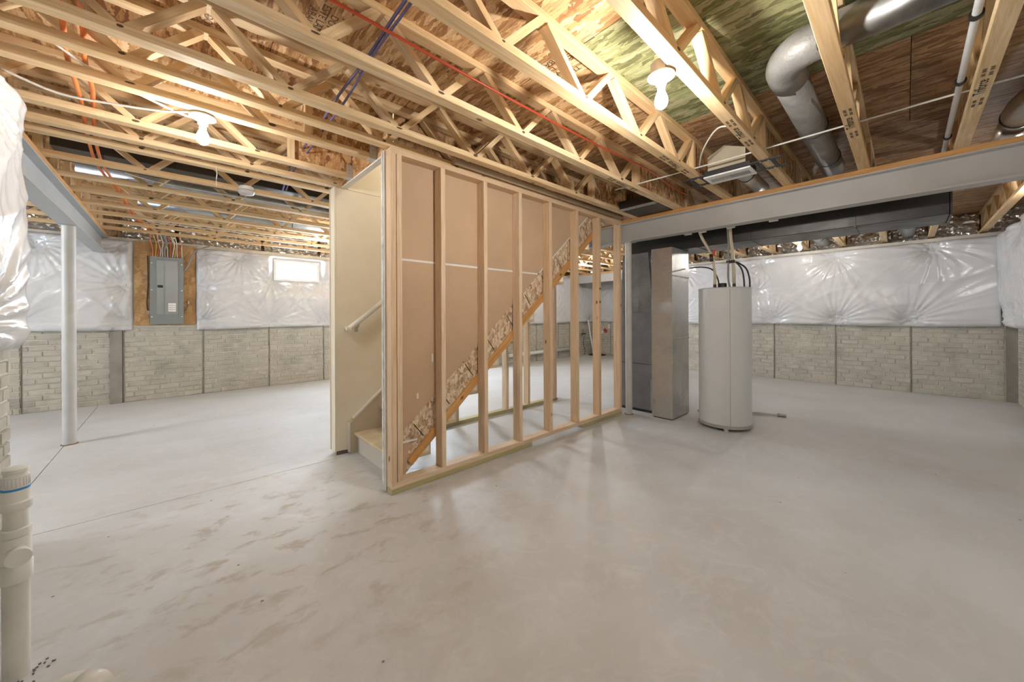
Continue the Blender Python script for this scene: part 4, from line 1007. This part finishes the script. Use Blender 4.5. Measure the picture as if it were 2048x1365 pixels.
cable('red plastic tube running along the joists over the stud wall', [(-0.55, 1.54, 2.46), (0.45, 1.53, 2.455), (1.35, 1.535, 2.45), (2.3, 1.52, 2.45), (2.95, 1.50, 2.46), (3.5, 1.58, 2.50), (3.95, 1.56, 2.47)], 0.0068, 'cable_red', name='water_tube')
cable('dark blue cable crossing the joists, upper strand', [(0.70, 0.72, 2.50), (0.695, 1.38, 2.50), (0.70, 1.80, 2.485), (0.70, 2.21, 2.49), (0.71, 2.66, 2.48), (0.725, 3.06, 2.50), (0.74, 3.6, 2.5), (0.76, 4.05, 2.42)], 0.0075, 'cable_blue')
cable('dark blue cable crossing the joists, lower strand', [(0.72, 0.74, 2.488), (0.71, 1.40, 2.485), (0.71, 1.82, 2.47), (0.73, 2.22, 2.46), (0.73, 2.70, 2.45), (0.75, 3.05, 2.47), (0.76, 3.6, 2.47), (0.78, 4.0, 2.41)], 0.0065, 'cable_blue')
for k, (dx, lab) in enumerate(((0.0, 'left strand'), (0.055, 'right strand'))):
    pts = [(-0.32+dx, 1.95, 2.52), (-0.33+dx, 2.29, 2.43), (-0.36+dx, 2.58, 2.42), (-0.37+dx, 2.9, 2.41), (-0.385+dx*0.8, 3.17, 2.42), (-0.43+dx*0.6, 3.8, 2.42), (-0.45+dx*0.6, 4.4, 2.425), (-0.40+dx*0.5, 5.1, 2.408), (-0.36+dx*0.4, 6.2, 2.41), (-0.25+dx*0.3, 7.2, 2.41)]
    cable('bright orange cable draped through the left joists, %s' % lab, pts, 0.0095, 'cable_orange')
cable('white cable sagging from the left edge to the upper left bulb', [(-0.60, 2.35, 2.42), (-0.42, 2.50, 2.42), (-0.28, 2.66, 2.40), (-0.10, 2.80, 2.40), (0.05, 2.85, 2.385), (0.11, 2.76, 2.36)], 0.0065, 'cable_white')
cable('white cable from the upper left bulb to the left beam', [(0.08, 2.73, 2.37), (-0.05, 2.90, 2.395), (-0.25, 3.0, 2.40), (-0.45, 3.05, 2.40), (-0.62, 2.98, 2.42)], 0.0065, 'cable_white')
for k in range(4):
    yy = 4.4+0.65*k
    cable('loose white cable among the left rear joists, %s from the front' % ORD[k+1], [(-0.3, yy, 2.41), (-0.1, yy+0.10, 2.405), (0.3, yy+0.16, 2.415), (0.9, yy+0.12, 2.405), (1.6, yy+0.2, 2.415)], 0.006, 'cable_white')
cable('white cable hanging along the back of the far joists', [(4.6, 1.9, 2.42), (5.5, 1.75, 2.40), (6.5, 1.5, 2.42), (7.0, 1.15, 2.40)], 0.006, 'cable_white')
pc = thing('pull_chain', (0.30, 3.60, 2.30), 'thin white pull chain dangling below the left joists', 'chain')
tube('cord', [(0.235, 3.585, 2.354), (0.24, 3.583, 2.30), (0.236, 3.585, 2.265)], 0.003, 'cable_white', pc, 6)
for k in range(6): lathe('bead', [(0.001, -0.004), (0.004, 0), (0.001, 0.004)], (0.236, 3.585, 2.26-k*0.010), 'porcelain', pc, 8)

# ------------------------------------------------------------------ plastic drain stack, left edge
VX, VY = -0.395, 2.035
vt = thing('drain_stack', (VX, VY, 0), 'white plastic drain riser with capped cleanout at the left edge', 'pipe')
lathe('lower_pipe', [(0.030, 0.0), (0.030, 0.36)], (VX, VY, 0), 'pvc_grime', vt, 28)
lathe('lower_hub', [(0.0345, 0.325), (0.0365, 0.33), (0.0365, 0.385), (0.033, 0.39)], (VX, VY, 0), 'pvc_white', vt, 28)
lathe('tee_body', [(0.0335, 0.3905), (0.0335, 0.47), (0.0305, 0.476)], (VX, VY, 0), 'pvc_white', vt, 28)
lathe('upper_hub', [(0.0305, 0.4765), (0.0335, 0.478), (0.0335, 0.502), (0.029, 0.505)], (VX, VY, 0), 'pvc_white', vt, 28)
lathe('stub_pipe', [(0.0275, 0.5055), (0.0275, 0.565)], (VX, VY, 0), 'pvc_grime', vt, 28)
lathe('cleanout_hub', [(0.0335, 0.5655), (0.0355, 0.568), (0.0355, 0.592), (0.031, 0.595), (0.031, 0.632)], (VX, VY, 0), 'pvc_white', vt, 28)
tag(lathe('blue_ring', [(0.0312, 0.6325), (0.0312, 0.639)], (VX, VY, 0), 'pvc_blue', vt, 28), 'bright blue primer ring')
cap = lathe('cap', [(0.0295, 0.6395), (0.0295, 0.678), (0.026, 0.680), (0.026, 0.688), (0.0285, 0.690), (0.0285, 0.702), (0.022, 0.706)], (VX, VY, 0), 'pvc_white', vt, 28)
for k in range(24):
    a = 2*PI*k/24; x, y = VX+0.0295*math.cos(a), VY+0.0295*math.sin(a)
    tube('rib', [(x, y, 0.645), (x, y, 0.674)], 0.0016, 'pvc_white', cap, 5)
dcam = Vector((-VX*0.75, -VY*0.55, 0)).normalized()
b0 = Vector((VX, VY, 0.425)); 
tube('branch', [b0, b0+dcam*0.045, b0+dcam*0.06+Vector((0, 0, -0.001))], 0.024, 'pvc_white', vt, 20)
tube('branch_hub', [b0+dcam*0.048, b0+dcam*0.075], 0.028, 'pvc_white', vt, 20)
sp = [(-0.42, 2.04), (-0.33, 2.06), (-0.36, 1.98)]
# rounded white stub at the bottom edge
cs = thing('capped_stub', (-0.20, 1.49, 0), 'white rounded pipe end at the very bottom left edge', 'pipe')
tube('riser', [(-0.235, 1.53, 0.0), (-0.235, 1.53, 0.12)], 0.034, 'pvc_white', cs, 20)
tube('bend', [(-0.235, 1.53, 0.10), (-0.234, 1.529, 0.16), (-0.222, 1.517, 0.215), (-0.18, 1.475, 0.232)], 0.036, 'pvc_white', cs, 20, curve=5)
tube('round_end', [(-0.185, 1.48, 0.232), (-0.160, 1.455, 0.231), (-0.146, 1.441, 0.230), (-0.138, 1.433, 0.229)], [0.038, 0.037, 0.030, 0.012], 'pvc_white', cs, 20)
db = thing('rubble', (-0.33, 1.98, 0), 'dark dirt crumbs at the foot of the drain riser', 'debris')
rr = random.Random(5)
for k in range(16):
    a = rr.uniform(-1.6, 0.6); d_ = rr.uniform(0.034, 0.085); s = rr.uniform(0.003, 0.009)
    o = link('crumb', boxmesh(0.007, 0.005, 0.004, 'joint_dark', 0.001), None, db, (VX+d_*math.cos(a), VY+d_*math.sin(a), 0.002), (0, 0, rr.uniform(0, 3)))

# ------------------------------------------------------------------ far corner: sump pipes, outlet, tag
tag(tube('sump_pipe', [(9.15, YB2-0.12, 1.06), (9.22, YB2-0.13, 0.70), (9.36, YB2-0.15, 0.12), (9.36, YB2-0.15, 0.0)], 0.024, 'pvc_white', None, 12), 'leaning white sump discharge pipe in the far corner', 'pipe')
tag(tube('wall_pipe', [(6.0, YB2-0.06, 0.225), (8.3, YB2-0.06, 0.24)], 0.045, 'pvc_white', None, 14), 'horizontal white pipe low on the far wall', 'pipe')
sm = thing('sump_basin', (9.4, YB2-0.25, 0), 'black sump cover on the floor in the far corner', 'lid')
lathe('cover_plate', [(0.24, 0), (0.24, 0.02), (0.22, 0.028)], (9.36, YB2-0.30, 0), 'black_plastic', sm, 24)
lathe('rim', [(0.26, 0), (0.26, 0.012)], (9.36, YB2-0.30, 0), 'black_steel', sm, 24)
ot = thing('wall_outlet', (9.0, YB2-0.03, 0.62), 'wall outlet box with a plugged cord in the far corner', 'outlet')
box('outlet_box', 8.94, 9.04, YB2-0.06, YB2-0.0125, 0.66, 0.78, 'cable_grey', ot, 0.004)
box('plug', 8.95, 9.05, YB2-0.11, YB2-0.061, 0.56, 0.63, 'cable_grey', ot, 0.006)
box('plug_top', 8.92, 9.07, YB2-0.10, YB2-0.061, 0.63, 0.66, 'black_plastic', ot, 0.004)
tube('cord', [(9.0, YB2-0.08, 0.56), (8.98, YB2-0.07, 0.35), (9.06, YB2-0.07, 0.15), (9.04, YB2-0.07, 0.01)], 0.008, 'cable_black', ot, 6, curve=4)
rt_ = thing('alarm_tag', (XF2-0.03, 6.2, 0.8), 'small red tag hanging from a white box in the far corner', 'tag')
box('white_box', XF2-0.05, XF2-0.0125, 6.10, 6.17, 0.80, 0.92, 'grille_white', rt_, 0.004)
link('red_card', boxmesh(0.02, 0.12, 0.10, 'red_tag', 0.003), None, rt_, (XF2-0.04, 6.26, 0.73), (0.6, 0, 0))
link('pale_card', boxmesh(0.015, 0.07, 0.09, 'paper_white', 0.003), None, rt_, (XF2-0.045, 6.37, 0.68), (0.6, 0, 0))
